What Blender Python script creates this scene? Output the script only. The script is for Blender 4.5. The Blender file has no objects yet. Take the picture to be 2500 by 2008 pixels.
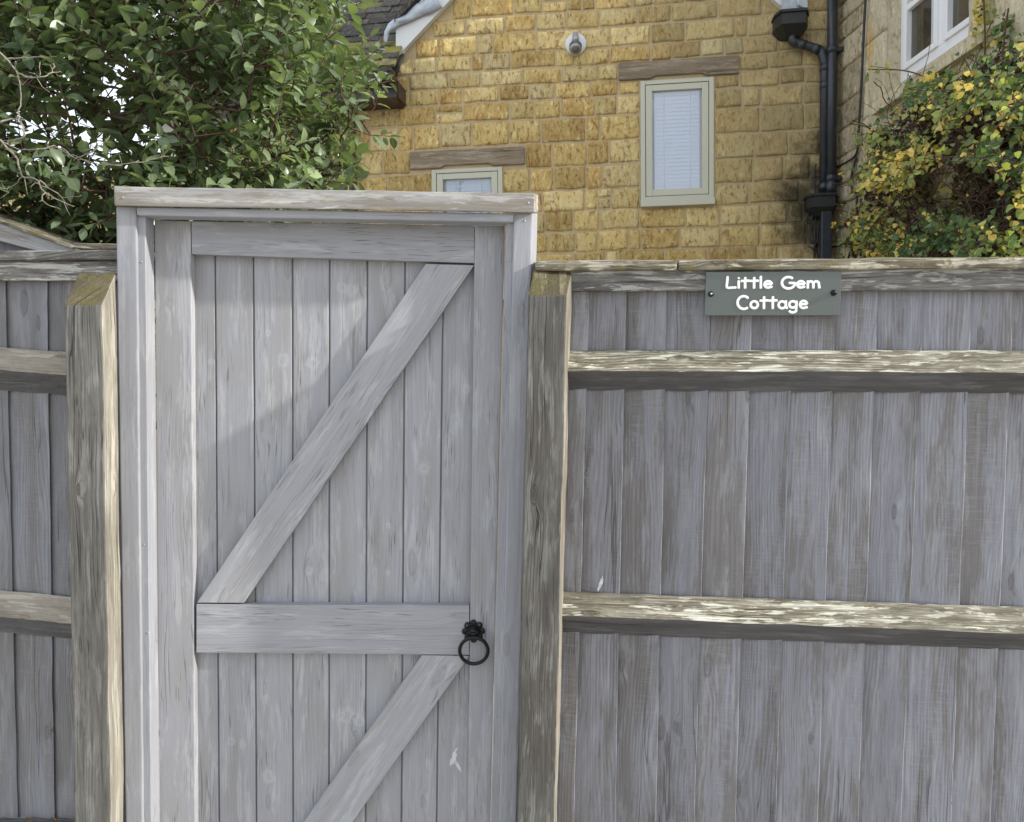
import bpy, bmesh, math, random
import numpy as np
from mathutils import Vector, Matrix, noise
random.seed(7); np.random.seed(7)
sc = bpy.context.scene
R = math.radians
# ------------------------------------------------------------------ camera, sky, sun, exposure
FP = 1902.0; EYE = 1.55; PITCH = 3.13; ROLL = -0.0143
cd = bpy.data.cameras.new("camera"); cam = bpy.data.objects.new("camera", cd)
sc.collection.objects.link(cam); sc.camera = cam
cd.sensor_fit = 'HORIZONTAL'; cd.sensor_width = 36.0; cd.lens = FP/2500*36; cd.clip_start = .05; cd.clip_end = 500
CR = Matrix.Rotation(R(90-PITCH), 3, 'X') @ Matrix.Rotation(ROLL, 3, 'Z')
cam.matrix_world = Matrix.Translation((0, 0, EYE)) @ CR.to_4x4()
SUN_TO = Vector((5.0, -1.0, 2.2)).normalized()
w = bpy.data.worlds.new("World"); sc.world = w; w.use_nodes = True
wn = w.node_tree; bg = wn.nodes['Background']
sky = wn.nodes.new('ShaderNodeTexSky'); sky.sky_type = 'NISHITA'; sky.sun_disc = False
sky.sun_elevation = math.asin(SUN_TO.z); sky.sun_rotation = math.atan2(SUN_TO.x, SUN_TO.y)
sky.air_density = 1.0; sky.dust_density = 2.0; sky.ozone_density = 1.0
tc = wn.nodes.new('ShaderNodeTexCoord'); cn = wn.nodes.new('ShaderNodeTexNoise'); cn.inputs['Scale'].default_value = 2.2; cn.inputs['Detail'].default_value = 6
cm_ = wn.nodes.new('ShaderNodeMapRange'); cm_.inputs[1].default_value = .30; cm_.inputs[2].default_value = .62; cm_.inputs[3].default_value = .45; cm_.inputs[4].default_value = .97
cx_ = wn.nodes.new('ShaderNodeMix'); cx_.data_type = 'RGBA'; cx_.inputs[7].default_value = (6.2, 6.6, 7.2, 1)
wn.links.new(tc.outputs['Generated'], cn.inputs['Vector']); wn.links.new(cn.outputs[0], cm_.inputs[0]); wn.links.new(cm_.outputs[0], cx_.inputs[0])
wn.links.new(sky.outputs[0], cx_.inputs[6]); wn.links.new(cx_.outputs[2], bg.inputs[0]); bg.inputs[1].default_value = 0.12
sd = bpy.data.lights.new("sun", 'SUN'); sd.energy = 2.9; sd.angle = R(1.4); sd.color = (1, .965, .89)
so = bpy.data.objects.new("sun", sd); sc.collection.objects.link(so)
so.rotation_euler = SUN_TO.to_track_quat('Z', 'Y').to_euler(); so.location = (6, -2, 6)
sc.view_settings.view_transform = 'Standard'; sc.view_settings.look = 'None'
sc.view_settings.exposure = 0.97; sc.view_settings.gamma = 1
sc.render.resolution_x = 1024; sc.render.resolution_y = 822

# ------------------------------------------------------------------ geometry of the place
CO = Vector((0, 0, EYE))
def ray(x, y):
    return (CR @ Vector(((x-1250)/FP, -(y-1004)/FP, -1))).normalized()
class Plane:                                   # an upright plane y = y0 - t*x; off = metres towards the viewer's side
    def __init__(s, y0, t):
        s.y0 = y0; s.t = t; k = math.sqrt(1+t*t)
        s.n = Vector((-t, -1, 0))/k; s.e = Vector((1, -t, 0))/k; s.o = Vector((0, y0, 0))
    def P(s, x, y, off=0.0):
        d = ray(x, y); o = s.o + s.n*off
        return CO + d*((o-CO).dot(s.n)/d.dot(s.n))
    def sz(s, x, y, off=0.0):
        p = s.P(x, y, off); return (p-s.o).dot(s.e), p.z
    def at(s, a, z, off=0.0):
        return s.o + s.e*a + s.n*off + Vector((0, 0, z))
GATE = Plane(2.0, -.015)
FR = Plane(2.03, .11)
FL = Plane(1.90, .16)
HOUSE = Plane(6.0, .13)

# ------------------------------------------------------------------ objects
def props(o, label=None, cat=None, group=None, kind=None):
    if label: o['label'] = label
    if cat: o['category'] = cat
    if group: o['group'] = group
    if kind: o['kind'] = kind
    return o
def thing(name, label, cat, loc, group=None):
    o = bpy.data.objects.new(name, None); sc.collection.objects.link(o)
    o.location = loc; o.empty_display_size = .1
    return props(o, label, cat, group)
class MB:
    def __init__(s): s.v = []; s.f = []; s.uv = []; s.tone = []; s.hue = []; s.sm = []; s.mi = []
    def add(s, verts, faces, uvs, tone=1.0, hue=0.5, smooth=False, mi=0):
        b = len(s.v); s.v += [tuple(p) for p in verts]
        for k, f in enumerate(faces):
            s.f.append(tuple(i+b for i in f)); s.uv.append(uvs[k]); s.tone.append(tone); s.hue.append(hue); s.sm.append(smooth); s.mi.append(mi)
    def build(s, name, mats, parent=None):
        me = bpy.data.meshes.new(name)
        if not isinstance(mats, (list, tuple)): mats = [mats]
        org = parent_loc(parent)
        me.from_pydata([(a-org.x, b-org.y, c-org.z) for a, b, c in s.v], [], s.f)
        ul = me.uv_layers.new(name='UVMap')
        flat = np.array([c for fu in s.uv for uv in fu for c in uv], dtype=np.float32)
        ul.data.foreach_set('uv', flat)
        for nm, arr in (('tone', s.tone), ('hue', s.hue)):
            a = me.attributes.new(nm, 'FLOAT', 'FACE'); a.data.foreach_set('value', np.array(arr, dtype=np.float32))
        me.polygons.foreach_set('use_smooth', np.array(s.sm, dtype=bool))
        me.polygons.foreach_set('material_index', np.array(s.mi, dtype=np.int32))
        for m in mats: me.materials.append(m)
        me.update()
        o = bpy.data.objects.new(name, me); sc.collection.objects.link(o)
        if parent: o.parent = parent
        return o
def parent_loc(p):
    v = Vector((0, 0, 0))
    while p: v += p.location; p = p.parent
    return v
def place(o, loc):                             # give a one-mesh thing its own origin
    loc = Vector(loc); o.data.transform(Matrix.Translation(-loc)); o.location = loc; return o

def hexa(mb, F, B, axis, tone=None, bev=.0015, cuts=0, rough=0.0, nsc=9.0, hue=None, seg=1, mi=0):
    """a board: F front corners (bl,br,tr,tl), B the same behind; axis runs along the grain"""
    tone = random.uniform(.9, 1.08) if tone is None else tone
    hue = random.random() if hue is None else hue
    bm = bmesh.new()
    vs = [bm.verts.new(p) for p in list(F)+list(B)]
    for q in ((0, 1, 2, 3), (7, 6, 5, 4), (4, 5, 1, 0), (5, 6, 2, 1), (6, 7, 3, 2), (7, 4, 0, 3)):
        bm.faces.new([vs[i] for i in q])
    bmesh.ops.recalc_face_normals(bm, faces=bm.faces)
    axis = axis.normalized()
    if bev: bmesh.ops.bevel(bm, geom=bm.edges[:], offset=bev, segments=seg, affect='EDGES', profile=.6)
    if cuts:
        ds = [v.co.dot(axis) for v in bm.verts]; lo, hi = min(ds), max(ds)
        for k in range(1, cuts):
            c = axis*(lo+(hi-lo)*k/cuts)
            bmesh.ops.bisect_plane(bm, geom=bm.verts[:]+bm.edges[:]+bm.faces[:], plane_co=c, plane_no=axis)
    if rough:
        of = Vector((random.random()*50,)*3)
        for v in bm.verts:
            q = v.co*nsc+of; d = noise.noise_vector(q)*rough + noise.noise_vector(q*3.1)*rough*.5
            d -= axis*d.dot(axis); v.co += d
    nrm = (F[1]-F[0]).cross(F[3]-F[0]).normalized(); side = axis.cross(nrm).normalized()
    ou, ov = random.random()*40, random.random()*40
    bm.normal_update()
    verts = [v.co.copy() for v in bm.verts]; bm.verts.index_update()
    faces = []; uvs = []
    for f in bm.faces:
        faces.append([v.index for v in f.verts])
        endg = abs(f.normal.dot(axis)) > .75
        L = []
        for v in f.verts:
            a = v.co.dot(axis); b = v.co.dot(side)+v.co.dot(nrm)
            if endg: L.append((ou+v.co.dot(nrm), ov+v.co.dot(side)))
            else: L.append((a+ou, b+ov))
        uvs.append(L)
    mb.add(verts, faces, uvs, tone, hue, False, mi); bm.free()
def pxboard(mb, pl, pts, off, th, axis='z', offb=None, back=None, **k):
    """pts = four corners bl,br,tr,tl seen on plane pl at 'off' in front of it, th thick"""
    F = [pl.P(x, y, off) for x, y in pts]
    B = [p - pl.n*th for p in F] if back is None else [pl.P(x, y, off-th) for x, y in back]
    ax = {'z': ((F[3]+F[2])-(F[0]+F[1])), 'x': ((F[1]+F[2])-(F[0]+F[3]))}[axis]
    hexa(mb, F, B, ax, **k)
def tube(mb, pts, rad, sides=10, tone=1, hue=.5, cap=True, flat=None):
    pts = [Vector(p) for p in pts]; n = len(pts)
    if not isinstance(rad, (list, tuple)): rad = [rad]*n
    V = []; fcs = []; uvs = []
    prev = None; L = 0
    for i, p in enumerate(pts):
        t = ((pts[min(i+1, n-1)]-pts[max(i-1, 0)])).normalized()
        if prev is None:
            a = Vector((0, 0, 1)) if abs(t.z) < .9 else Vector((1, 0, 0)); u = t.cross(a).normalized()
        else:
            u = (prev - t*prev.dot(t)); u = u.normalized() if u.length > 1e-6 else t.orthogonal().normalized()
        prev = u; wv = t.cross(u)
        for k in range(sides):
            an = 2*math.pi*k/sides; d = u*math.cos(an)*rad[i]+wv*math.sin(an)*rad[i]
            if flat is not None: d -= flat[0]*d.dot(flat[0])*(1-flat[1])
            V.append(p+d)
    for i in range(n-1):
        dl = (pts[i+1]-pts[i]).length
        for k in range(sides):
            k2 = (k+1) % sides
            fcs.append((i*sides+k, i*sides+k2, (i+1)*sides+k2, (i+1)*sides+k))
            uvs.append(((L, k/sides*.1), (L, (k+1)/sides*.1), (L+dl, (k+1)/sides*.1), (L+dl, k/sides*.1)))
        L += dl
    if cap:
        fcs.append(tuple(range(sides))[::-1]); uvs.append([(0, 0)]*sides)
        fcs.append(tuple((n-1)*sides+k for k in range(sides))); uvs.append([(0, 0)]*sides)
    mb.add(V, fcs, uvs, tone, hue, True)
def box(mb, c, ax, sz, **k):
    """box centred c; ax=(e,n,u) unit axes; sz full sizes"""
    e, n, u = ax; a, b, d = sz[0]/2, sz[1]/2, sz[2]/2; c = Vector(c)
    F = [c+e*x*a+n*b+u*z*d for x, z in ((-1, -1), (1, -1), (1, 1), (-1, 1))]
    B = [p-n*sz[1] for p in F]
    hexa(mb, F, B, k.pop('axis', u if sz[2] > sz[0] else e), **k)
def spl(pts, n=6):                              # Catmull-Rom
    pts = [Vector(p) for p in pts]; out = []
    for i in range(len(pts)-1):
        p0 = pts[max(i-1, 0)]; p1 = pts[i]; p2 = pts[i+1]; p3 = pts[min(i+2, len(pts)-1)]
        for k in range(n):
            t = k/n
            out.append(.5*((2*p1)+(p2-p0)*t+(2*p0-5*p1+4*p2-p3)*t*t+(-p0+3*p1-3*p2+p3)*t**3))
    out.append(pts[-1]); return out

# ------------------------------------------------------------------ materials
class NT:
    def __init__(s, name):
        s.m = bpy.data.materials.new(name); s.m.use_nodes = True; s.t = s.m.node_tree
        s.b = s.t.nodes['Principled BSDF']
    def n(s, ty, **k):
        x = s.t.nodes.new('ShaderNode'+ty)
        for a, v in k.items(): setattr(x, a, v)
        return x
    def set(s, sock, v):
        if v is None: return
        if isinstance(v, bpy.types.NodeSocket): s.t.links.new(v, sock)
        elif isinstance(v, (tuple, list)): sock.default_value = tuple(v)+((1,) if len(v) == 3 and len(sock.default_value) == 4 else ())
        else: sock.default_value = v
    def m2(s, op, a, b=None, c=None, clamp=False):
        x = s.n('Math', operation=op); x.use_clamp = clamp
        for i, q in enumerate((a, b, c)):
            if q is not None: s.set(x.inputs[i], q)
        return x.outputs[0]
    def mix(s, f, a, b, mode='MIX'):
        x = s.n('Mix', data_type='RGBA', blend_type=mode)
        s.set(x.inputs[0], f); s.set(x.inputs[6], a); s.set(x.inputs[7], b); return x.outputs[2]
    def ss(s, v, a, b, o0=0.0, o1=1.0):
        x = s.n('MapRange', interpolation_type='SMOOTHSTEP')
        s.set(x.inputs[0], v); s.set(x.inputs[1], a); s.set(x.inputs[2], b); s.set(x.inputs[3], o0); s.set(x.inputs[4], o1)
        return x.outputs[0]
    def uv(s):
        u = s.n('UVMap', uv_map='UVMap'); p = s.n('SeparateXYZ'); s.t.links.new(u.outputs[0], p.inputs[0]); return p.outputs[0], p.outputs[1]
    def attr(s, nm):
        a = s.n('Attribute', attribute_name=nm); return a.outputs['Fac']
    def vec(s, x, y, z=0.0):
        c = s.n('CombineXYZ')
        for i, q in enumerate((x, y, z)): s.set(c.inputs[i], q)
        return c.outputs[0]
    def noise(s, v, sc=1.0, det=3.0, ro=.55, dist=0.0, col=False):
        x = s.n('TexNoise'); s.set(x.inputs['Vector'], v); x.inputs['Scale'].default_value = sc
        x.inputs['Detail'].default_value = det; x.inputs['Roughness'].default_value = ro; x.inputs['Distortion'].default_value = dist
        return x.outputs[1 if col else 0]
    def pos(s):
        return s.n('NewGeometry').outputs['Position']
    def bump(s, h, st=.5, dist=.002, nrm=None):
        b = s.n('Bump'); b.inputs['Strength'].default_value = st; b.inputs['Distance'].default_value = dist
        s.set(b.inputs['Height'], h)
        if nrm is not None: s.set(b.inputs['Normal'], nrm)
        return b.outputs[0]
    def out(s, col, ro=.6, nrm=None, spec=.5, metal=0.0):
        s.set(s.b.inputs['Base Color'], col); s.set(s.b.inputs['Roughness'], ro)
        s.b.inputs['Specular IOR Level'].default_value = spec; s.b.inputs['Metallic'].default_value = metal
        if nrm is not None: s.set(s.b.inputs['Normal'], nrm)
        return s.m

def wood(name, base, worn, light, dark, worn_lo=.45, worn_hi=.65, streak=.35, dash=.5, knot_dark=.5, bump=.5,
         crack=.6, moss=None, ro=.75, ringcol=None, saw=0.0, fine=1.0, pale=.5, gi=.9, marks=False, pf=1.0, arcs=0.0):
    T = NT(name); u, v = T.uv()
    M = T.m2
    # knots
    vor = T.n('TexVoronoi', voronoi_dimensions='2D'); vor.inputs['Scale'].default_value = 1
    T.set(vor.inputs['Vector'], T.vec(M('MULTIPLY', u, 2.6), M('MULTIPLY', v, 8.0)))
    d = vor.outputs['Distance']; cs = T.n('SeparateColor'); T.t.links.new(vor.outputs['Color'], cs.inputs[0])
    has = M('GREATER_THAN', cs.outputs[0], .50)
    size = M('ADD', M('MULTIPLY', cs.outputs[1], .06), .03)
    dn = M('DIVIDE', d, size)                                     # 1 at the knot's rim
    core = M('MULTIPLY', T.ss(dn, 1.0, .8), has)
    halo = M('MULTIPLY', T.ss(dn, 3.6, .9), has)
    warp = M('MULTIPLY', T.noise(T.vec(M('MULTIPLY', u, 1.7), M('MULTIPLY', v, 7)), det=2), .035)
    vv = M('ADD', M('ADD', v, warp), M('MULTIPLY', halo, .010))
    g1 = T.noise(T.vec(M('MULTIPLY', u, 2.2*fine), M('MULTIPLY', vv, 150*fine)), det=5, ro=.65)
    g2 = T.noise(T.vec(M('MULTIPLY', u, 1.2), M('MULTIPLY', vv, 42)), det=3, ro=.6)
    pat = T.noise(T.vec(M('MULTIPLY', u, 2.3*pf), M('MULTIPLY', v, 13*pf)), det=5, ro=.62)
    pat2 = T.noise(T.vec(M('MULTIPLY', u, 5.5*pf), M('MULTIPLY', v, 24*pf), 7.7), det=4, ro=.6)
    g3 = T.noise(T.vec(M('MULTIPLY', u, 9), M('MULTIPLY', vv, 75), 2.2), det=4, ro=.7)
    wmask = T.ss(M('ADD', M('ADD', pat, M('MULTIPLY', M('SUBTRACT', T.attr('hue'), .5), .16)), M('ADD', M('MULTIPLY', M('SUBTRACT', g1, .5), gi), M('MULTIPLY', M('SUBTRACT', g3, .5), gi*.6))), worn_lo, worn_hi)
    col = T.mix(wmask, base, worn)
    col = T.mix(T.ss(M('ADD', pat2, M('ADD', M('MULTIPLY', M('SUBTRACT', g2, .5), gi*.6), M('MULTIPLY', M('SUBTRACT', g3, .5), gi*.9))), .53, .66, 0, pale), col, light)
    k = M('ADD', M('ADD', M('MULTIPLY', M('SUBTRACT', g1, .5), streak*2.0), M('MULTIPLY', M('SUBTRACT', g3, .5), streak*1.2)), M('MULTIPLY', M('SUBTRACT', g2, .5), streak*.6))
    if arcs:
        aw = T.noise(T.vec(M('MULTIPLY', u, 1.5), M('MULTIPLY', v, 8), 6.6), det=2, ro=.45)
        al = M('SINE', M('MULTIPLY', M('ADD', M('ADD', v, M('MULTIPLY', aw, .10)), M('MULTIPLY', halo, .012)), 720))
        am = T.ss(T.noise(T.vec(M('MULTIPLY', u, 1.9), M('MULTIPLY', v, 10), 8.8), det=2), .42, .60)
        k = M('ADD', k, M('MULTIPLY', M('MULTIPLY', al, am), arcs))
    col = T.mix(1.0, col, T.vec(*[M('MAXIMUM', M('ADD', k, 1.0), .12)]*3), 'MULTIPLY')
    dd = T.noise(T.vec(M('MULTIPLY', u, 13), M('MULTIPLY', vv, 330)), det=2, ro=.5)
    clus = T.noise(T.vec(M('MULTIPLY', u, 3.1), M('MULTIPLY', v, 17), 3.3), det=3, ro=.6)
    dmask = M('MULTIPLY', T.ss(dd, .56, .66), T.ss(clus, .48, .64))
    col = T.mix(M('MULTIPLY', dmask, dash), col, dark)
    # cracks / grain lines
    cr = T.noise(T.vec(M('MULTIPLY', u, .7), M('MULTIPLY', vv, 26), 1.9), det=3, ro=.5)
    cm = M('MULTIPLY', T.ss(M('ABSOLUTE', M('SUBTRACT', cr, .5)), .009, .002), T.ss(T.noise(T.vec(M('MULTIPLY', u, 1.3), M('MULTIPLY', v, 5), 9.1), det=2), .52, .6))
    col = T.mix(M('MULTIPLY', cm, crack), col, dark)
    dn = M('ADD', dn, M('MULTIPLY', M('SUBTRACT', T.noise(T.vec(M('MULTIPLY', u, 40), M('MULTIPLY', v, 120)), det=3), .5), .9))
    ring = M('ADD', M('MULTIPLY', M('SINE', M('MULTIPLY', dn, 9)), .5), .5)
    kc = T.mix(M('MULTIPLY', ring, .5), T.mix(.35, ringcol or worn, dark), dark)
    col = T.mix(M('MULTIPLY', core, knot_dark), col, kc)
    rim = M('MULTIPLY', M('MULTIPLY', T.ss(dn, .75, .95), T.ss(dn, 1.35, 1.0)), has)
    col = T.mix(M('MULTIPLY', rim, knot_dark*.8), col, dark)
    h = M('ADD', M('MULTIPLY', g1, .6), M('MULTIPLY', g2, .5))
    h = M('SUBTRACT', h, M('MULTIPLY', cm, 1.2))
    h = M('ADD', h, M('MULTIPLY', M('MULTIPLY', ring, core), .3))
    if saw:
        sw = T.noise(T.vec(M('MULTIPLY', u, 260), M('MULTIPLY', v, 16), 4.2), det=2)
        sm = T.ss(T.noise(T.vec(M('MULTIPLY', u, 3), M('MULTIPLY', v, 9), 5.5), det=2), .45, .6)
        h = M('ADD', h, M('MULTIPLY', M('MULTIPLY', sw, sm), saw))
        col = T.mix(M('MULTIPLY', M('MULTIPLY', T.ss(sw, .52, .62), sm), .35*saw), col, light)
    if marks:                                  # the pale painted-over knots of the gate boards, where they are in the timber
        sp = T.n('SeparateXYZ'); T.set(sp.inputs[0], T.pos()); wb = M('MULTIPLY', M('SUBTRACT', T.noise(T.pos(), 55, 4, .65), .5), 2.2)
        tot = None
        for kx, ky, kr in KN:
            q = Plane(2.0, -.015).P(kx*1.1596, ky*1.1596, -.07); rr_ = kr*.0012
            dx_ = M('DIVIDE', M('SUBTRACT', sp.outputs[0], q.x), rr_); dz_ = M('DIVIDE', M('SUBTRACT', sp.outputs[2], q.z), rr_*1.25)
            dd_ = M('ADD', M('SQRT', M('ADD', M('MULTIPLY', dx_, dx_), M('MULTIPLY', dz_, dz_))), wb)
            a_ = M('MULTIPLY', T.ss(dd_, 1.45, .5), T.ss(dd_, .2, .7, .45, 1))
            st_ = M('MULTIPLY', T.ss(M('ABSOLUTE', M('ADD', dx_, M('MULTIPLY', wb, .5))), .55, .1), T.ss(M('ABSOLUTE', dz_), 3.6, .8, 0, .45))
            mm_ = M('MAXIMUM', a_, st_); tot = mm_ if tot is None else M('MAXIMUM', tot, mm_)
        col = T.mix(M('MULTIPLY', tot, .32), col, (.50, .505, .51))
    if moss:
        mc, lo, hi = moss
        mm = T.ss(T.noise(T.pos(), 14, 6, .7), lo, hi)
        mf = T.noise(T.pos(), 160, 4, .7)
        col = T.mix(mm, col, T.mix(mf, mc, tuple(c*1.9 for c in mc)))
        h = M('ADD', h, M('MULTIPLY', M('MULTIPLY', mm, mf), 1.2))
    tn = T.attr('tone')
    col = T.mix(1.0, col, T.vec(tn, tn, tn), 'MULTIPLY')
    return T.out(col, ro, T.bump(h, bump, .0022), spec=.35)

KN = [(716, 603, 9), (738, 611, 13), (592, 762, 13), (655, 766, 12), (893, 990, 12), (815, 1210, 5), (648, 1206, 9), (682, 1216, 12), (728, 1512, 15), (755, 1522, 12), (562, 1642, 13), (482, 1566, 9), (507, 1574, 8), (960, 885, 12), (440, 760, 6), (980, 820, 9), (560, 700, 5), (815, 1110, 6)]
PAINT = (.292, .294, .317); PALE = (.43, .435, .45); DK = (.11, .107, .11)
M_gate = wood('grey_painted_timber', PAINT, (.262, .258, .262), PALE, DK, .45, .66, .26, .75, .3, .3, .5, pale=.34, gi=.6, arcs=.05, marks=True)
M_frame = wood('grey_frame_timber', (.292, .296, .322), (.275, .272, .28), PALE, DK, .50, .72, .25, .35, .3, .25, .25, pale=.3, gi=.6, arcs=.04)
M_cap = wood('weathered_cap_timber', (.33, .325, .32), (.22, .195, .165), (.46, .45, .43), (.11, .095, .08), .46, .62, .6, .6, .4, .4, .5, pale=.6, gi=1.0, pf=1.3)
M_fence = wood('grey_fence_board', (.236, .236, .263), (.160, .151, .148), (.32, .325, .35), (.065, .062, .062), .44, .54, .55, .5, .45, .8, .6, saw=.5, gi=.8, pale=.30, arcs=.13)
M_fencel = wood('dull_fence_board', (.195, .197, .22), (.155, .15, .15), (.25, .25, .265), (.05, .048, .05), .46, .60, .55, .4, .5, .8, .6, saw=.5, gi=.8, pale=.35, arcs=.12)
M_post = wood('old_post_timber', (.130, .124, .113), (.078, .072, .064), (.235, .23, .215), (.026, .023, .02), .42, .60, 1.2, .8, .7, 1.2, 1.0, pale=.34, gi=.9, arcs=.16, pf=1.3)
M_postside = wood('beige_post_side', (.27, .25, .205), (.17, .15, .115), (.40, .38, .34), (.06, .05, .035), .44, .58, 1.2, .5, .5, 1.0, .6, pale=.45, gi=1.0)  # lighter beige timber for the right-hand post faces
M_moss = wood('mossy_end_grain', (.135, .108, .06), (.075, .06, .033), (.24, .21, .13), (.03, .024, .014), .42, .56, 1.2, .7, .2, 1.4, .6, gi=1.4, moss=((.075, .065, .022), .46, .60))
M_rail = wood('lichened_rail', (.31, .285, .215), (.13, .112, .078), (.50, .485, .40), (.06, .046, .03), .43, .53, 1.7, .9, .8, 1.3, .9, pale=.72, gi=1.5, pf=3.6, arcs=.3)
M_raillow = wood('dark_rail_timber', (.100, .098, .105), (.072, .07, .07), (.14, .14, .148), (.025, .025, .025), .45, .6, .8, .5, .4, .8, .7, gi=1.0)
M_toprail = wood('dark_weathered_rail', (.175, .165, .15), (.085, .078, .07), (.40, .395, .37), (.03, .027, .024), .44, .55, 1.6, .9, .6, 1.2, .9, pale=.55, gi=1.4, pf=2.4, arcs=.25)
M_capr = wood('mossy_capping', (.25, .22, .165), (.115, .095, .06), (.50, .47, .38), (.04, .033, .02), .42, .55, 1.4, .8, .6, 1.2, .8, gi=1.4, moss=((.12, .10, .035), .52, .64), pale=.7, pf=2.4, arcs=.2)
M_lintel = wood('oak_lintel', (.27, .215, .15), (.19, .145, .095), (.36, .305, .235), (.06, .042, .025), .42, .62, .8, .5, .3, .9, .7, ro=.8, gi=1.0)

def simple(name, col, ro=.5, metal=0.0, nz=0.0, nsc=30, col2=None, bump=0.0, spec=.5):
    T = NT(name); c = col
    if nz:
        nn = T.noise(T.pos(), nsc, 4, .6)
        c = T.mix(T.ss(nn, .5-.25/max(nz, .1)*.5, .5+.25), col, col2 or tuple(x*(1-nz) for x in col))
        return T.out(c, ro, T.bump(nn, bump, .002) if bump else None, spec, metal)
    return T.out(c, ro, None, spec, metal)
M_white = simple('white_paint', (.74, .75, .75), .5, nz=.12, nsc=9)
M_upvc = simple('white_window_plastic', (.80, .81, .84), .3)
M_sage = simple('sage_window_paint', (.54, .53, .42), .45, nz=.08, nsc=12)
M_black = simple('black_iron', (.006, .006, .007), .30, nz=.3, nsc=150, bump=.2, spec=.3)
M_pipe = simple('black_pipe_paint', (.018, .022, .032), .38, nz=.5, nsc=22, col2=(.035, .038, .045), bump=.1)
M_hopper = simple('black_plastic', (.018, .02, .02), .5, nz=.3, nsc=40)
M_brown = simple('brown_plastic', (.050, .027, .022), .35, nz=.3, nsc=20)
M_brownpipe = simple('faded_brown_plastic', (.16, .105, .10), .45, nz=.2, nsc=20)
M_lead = simple('lead_sheet', (.30, .335, .38), .55, nz=.45, nsc=16, col2=(.48, .52, .57), bump=.5)
M_plate = simple('sage_grey_sign_plate', (.115, .130, .118), .42, nz=.14, nsc=120)
M_letter = simple('white_lettering', (.86, .86, .83), .5)
M_steel = simple('galvanised_steel', (.40, .40, .41), .35, metal=.35)
M_dkin = simple('dark_interior', (.012, .012, .013), .9)
def glassm(name, col, ro=.04, alpha=.35):
    T = NT(name); T.b.inputs['Alpha'].default_value = alpha
    return T.out(col, ro, None, .9)
def clearglass(name, refl):
    T = NT(name); a = T.n('BsdfTransparent'); g = T.n('BsdfGlossy'); g.inputs['Roughness'].default_value = .02
    mx = T.n('MixShader'); f = T.n('Fresnel'); f.inputs[0].default_value = 1.5
    T.set(mx.inputs[0], T.m2('ADD', T.m2('MULTIPLY', f.outputs[0], 1.6), refl, clamp=True)); T.t.links.new(a.outputs[0], mx.inputs[1]); T.t.links.new(g.outputs[0], mx.inputs[2])
    T.t.links.new(mx.outputs[0], T.t.nodes['Material Output'].inputs[0]); return T.m
M_glass = clearglass('window_glass', .16)
M_darkglass = glassm('dark_window_glass', (.035, .033, .024), .04, .75)
M_blind = simple('blind_slat', (.80, .87, 1.0), .5)
M_room = simple('room_wall', (.35, .36, .38), .9)
def mat_leaf(name, a, b, c, tr=.25, ro=.34, edge=None):
    T = NT(name); h = T.attr('hue'); t = T.attr('tone')
    col = T.mix(T.ss(h, .0, .5), a, b); col = T.mix(T.ss(h, .62, 1.0), col, c)
    u, v = T.uv()
    rib = T.ss(T.m2('ABSOLUTE', v), .06, .02)
    col = T.mix(T.m2('MULTIPLY', rib, .4), col, (.30, .36, .16))
    nn = T.noise(T.pos(), 120, 3, .6)
    col = T.mix(T.ss(nn, .3, .8, 0, .25), col, tuple(x*.45 for x in b))
    col = T.mix(1.0, col, T.vec(t, t, t), 'MULTIPLY')
    T.out(col, ro, T.bump(nn, .25, .001), .5)
    tl = T.n('BsdfTranslucent'); T.set(tl.inputs[0], T.mix(1.0, col, (1.5, 1.6, .7), 'MULTIPLY'))
    mx = T.n('MixShader'); mx.inputs[0].default_value = tr
    o = T.t.nodes['Material Output']
    T.t.links.new(T.b.outputs[0], mx.inputs[1]); T.t.links.new(tl.outputs[0], mx.inputs[2]); T.t.links.new(mx.outputs[0], o.inputs[0])
    return T.m
M_leaf = mat_leaf('evergreen_leaf', (.078, .118, .058), (.152, .202, .108), (.30, .37, .19), .28, .33)
M_ivy = mat_leaf('autumn_leaf', (.050, .115, .030), (.27, .31, .07), (.80, .58, .14), .30, .45)
M_darkfill = mat_leaf('dark_fill_leaf', (.030, .020, .010), (.060, .028, .016), (.12, .055, .03), .1, .8)  # near-black brown that puts the climber's inner shade into leaf colour
M_bark = simple('brown_bark', (.085, .055, .040), .8, nz=.4, nsc=60, bump=.5)
M_redtwig = simple('reddish_twig', (.095, .042, .030), .7, nz=.4, nsc=60)
M_lichtwig = simple('lichened_bare_twig', (.32, .29, .23), .85, nz=.5, nsc=90, col2=(.14, .12, .10), bump=.5)
M_dry = simple('dry_leaf', (.30, .16, .07), .7, nz=.3, nsc=60)

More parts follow.
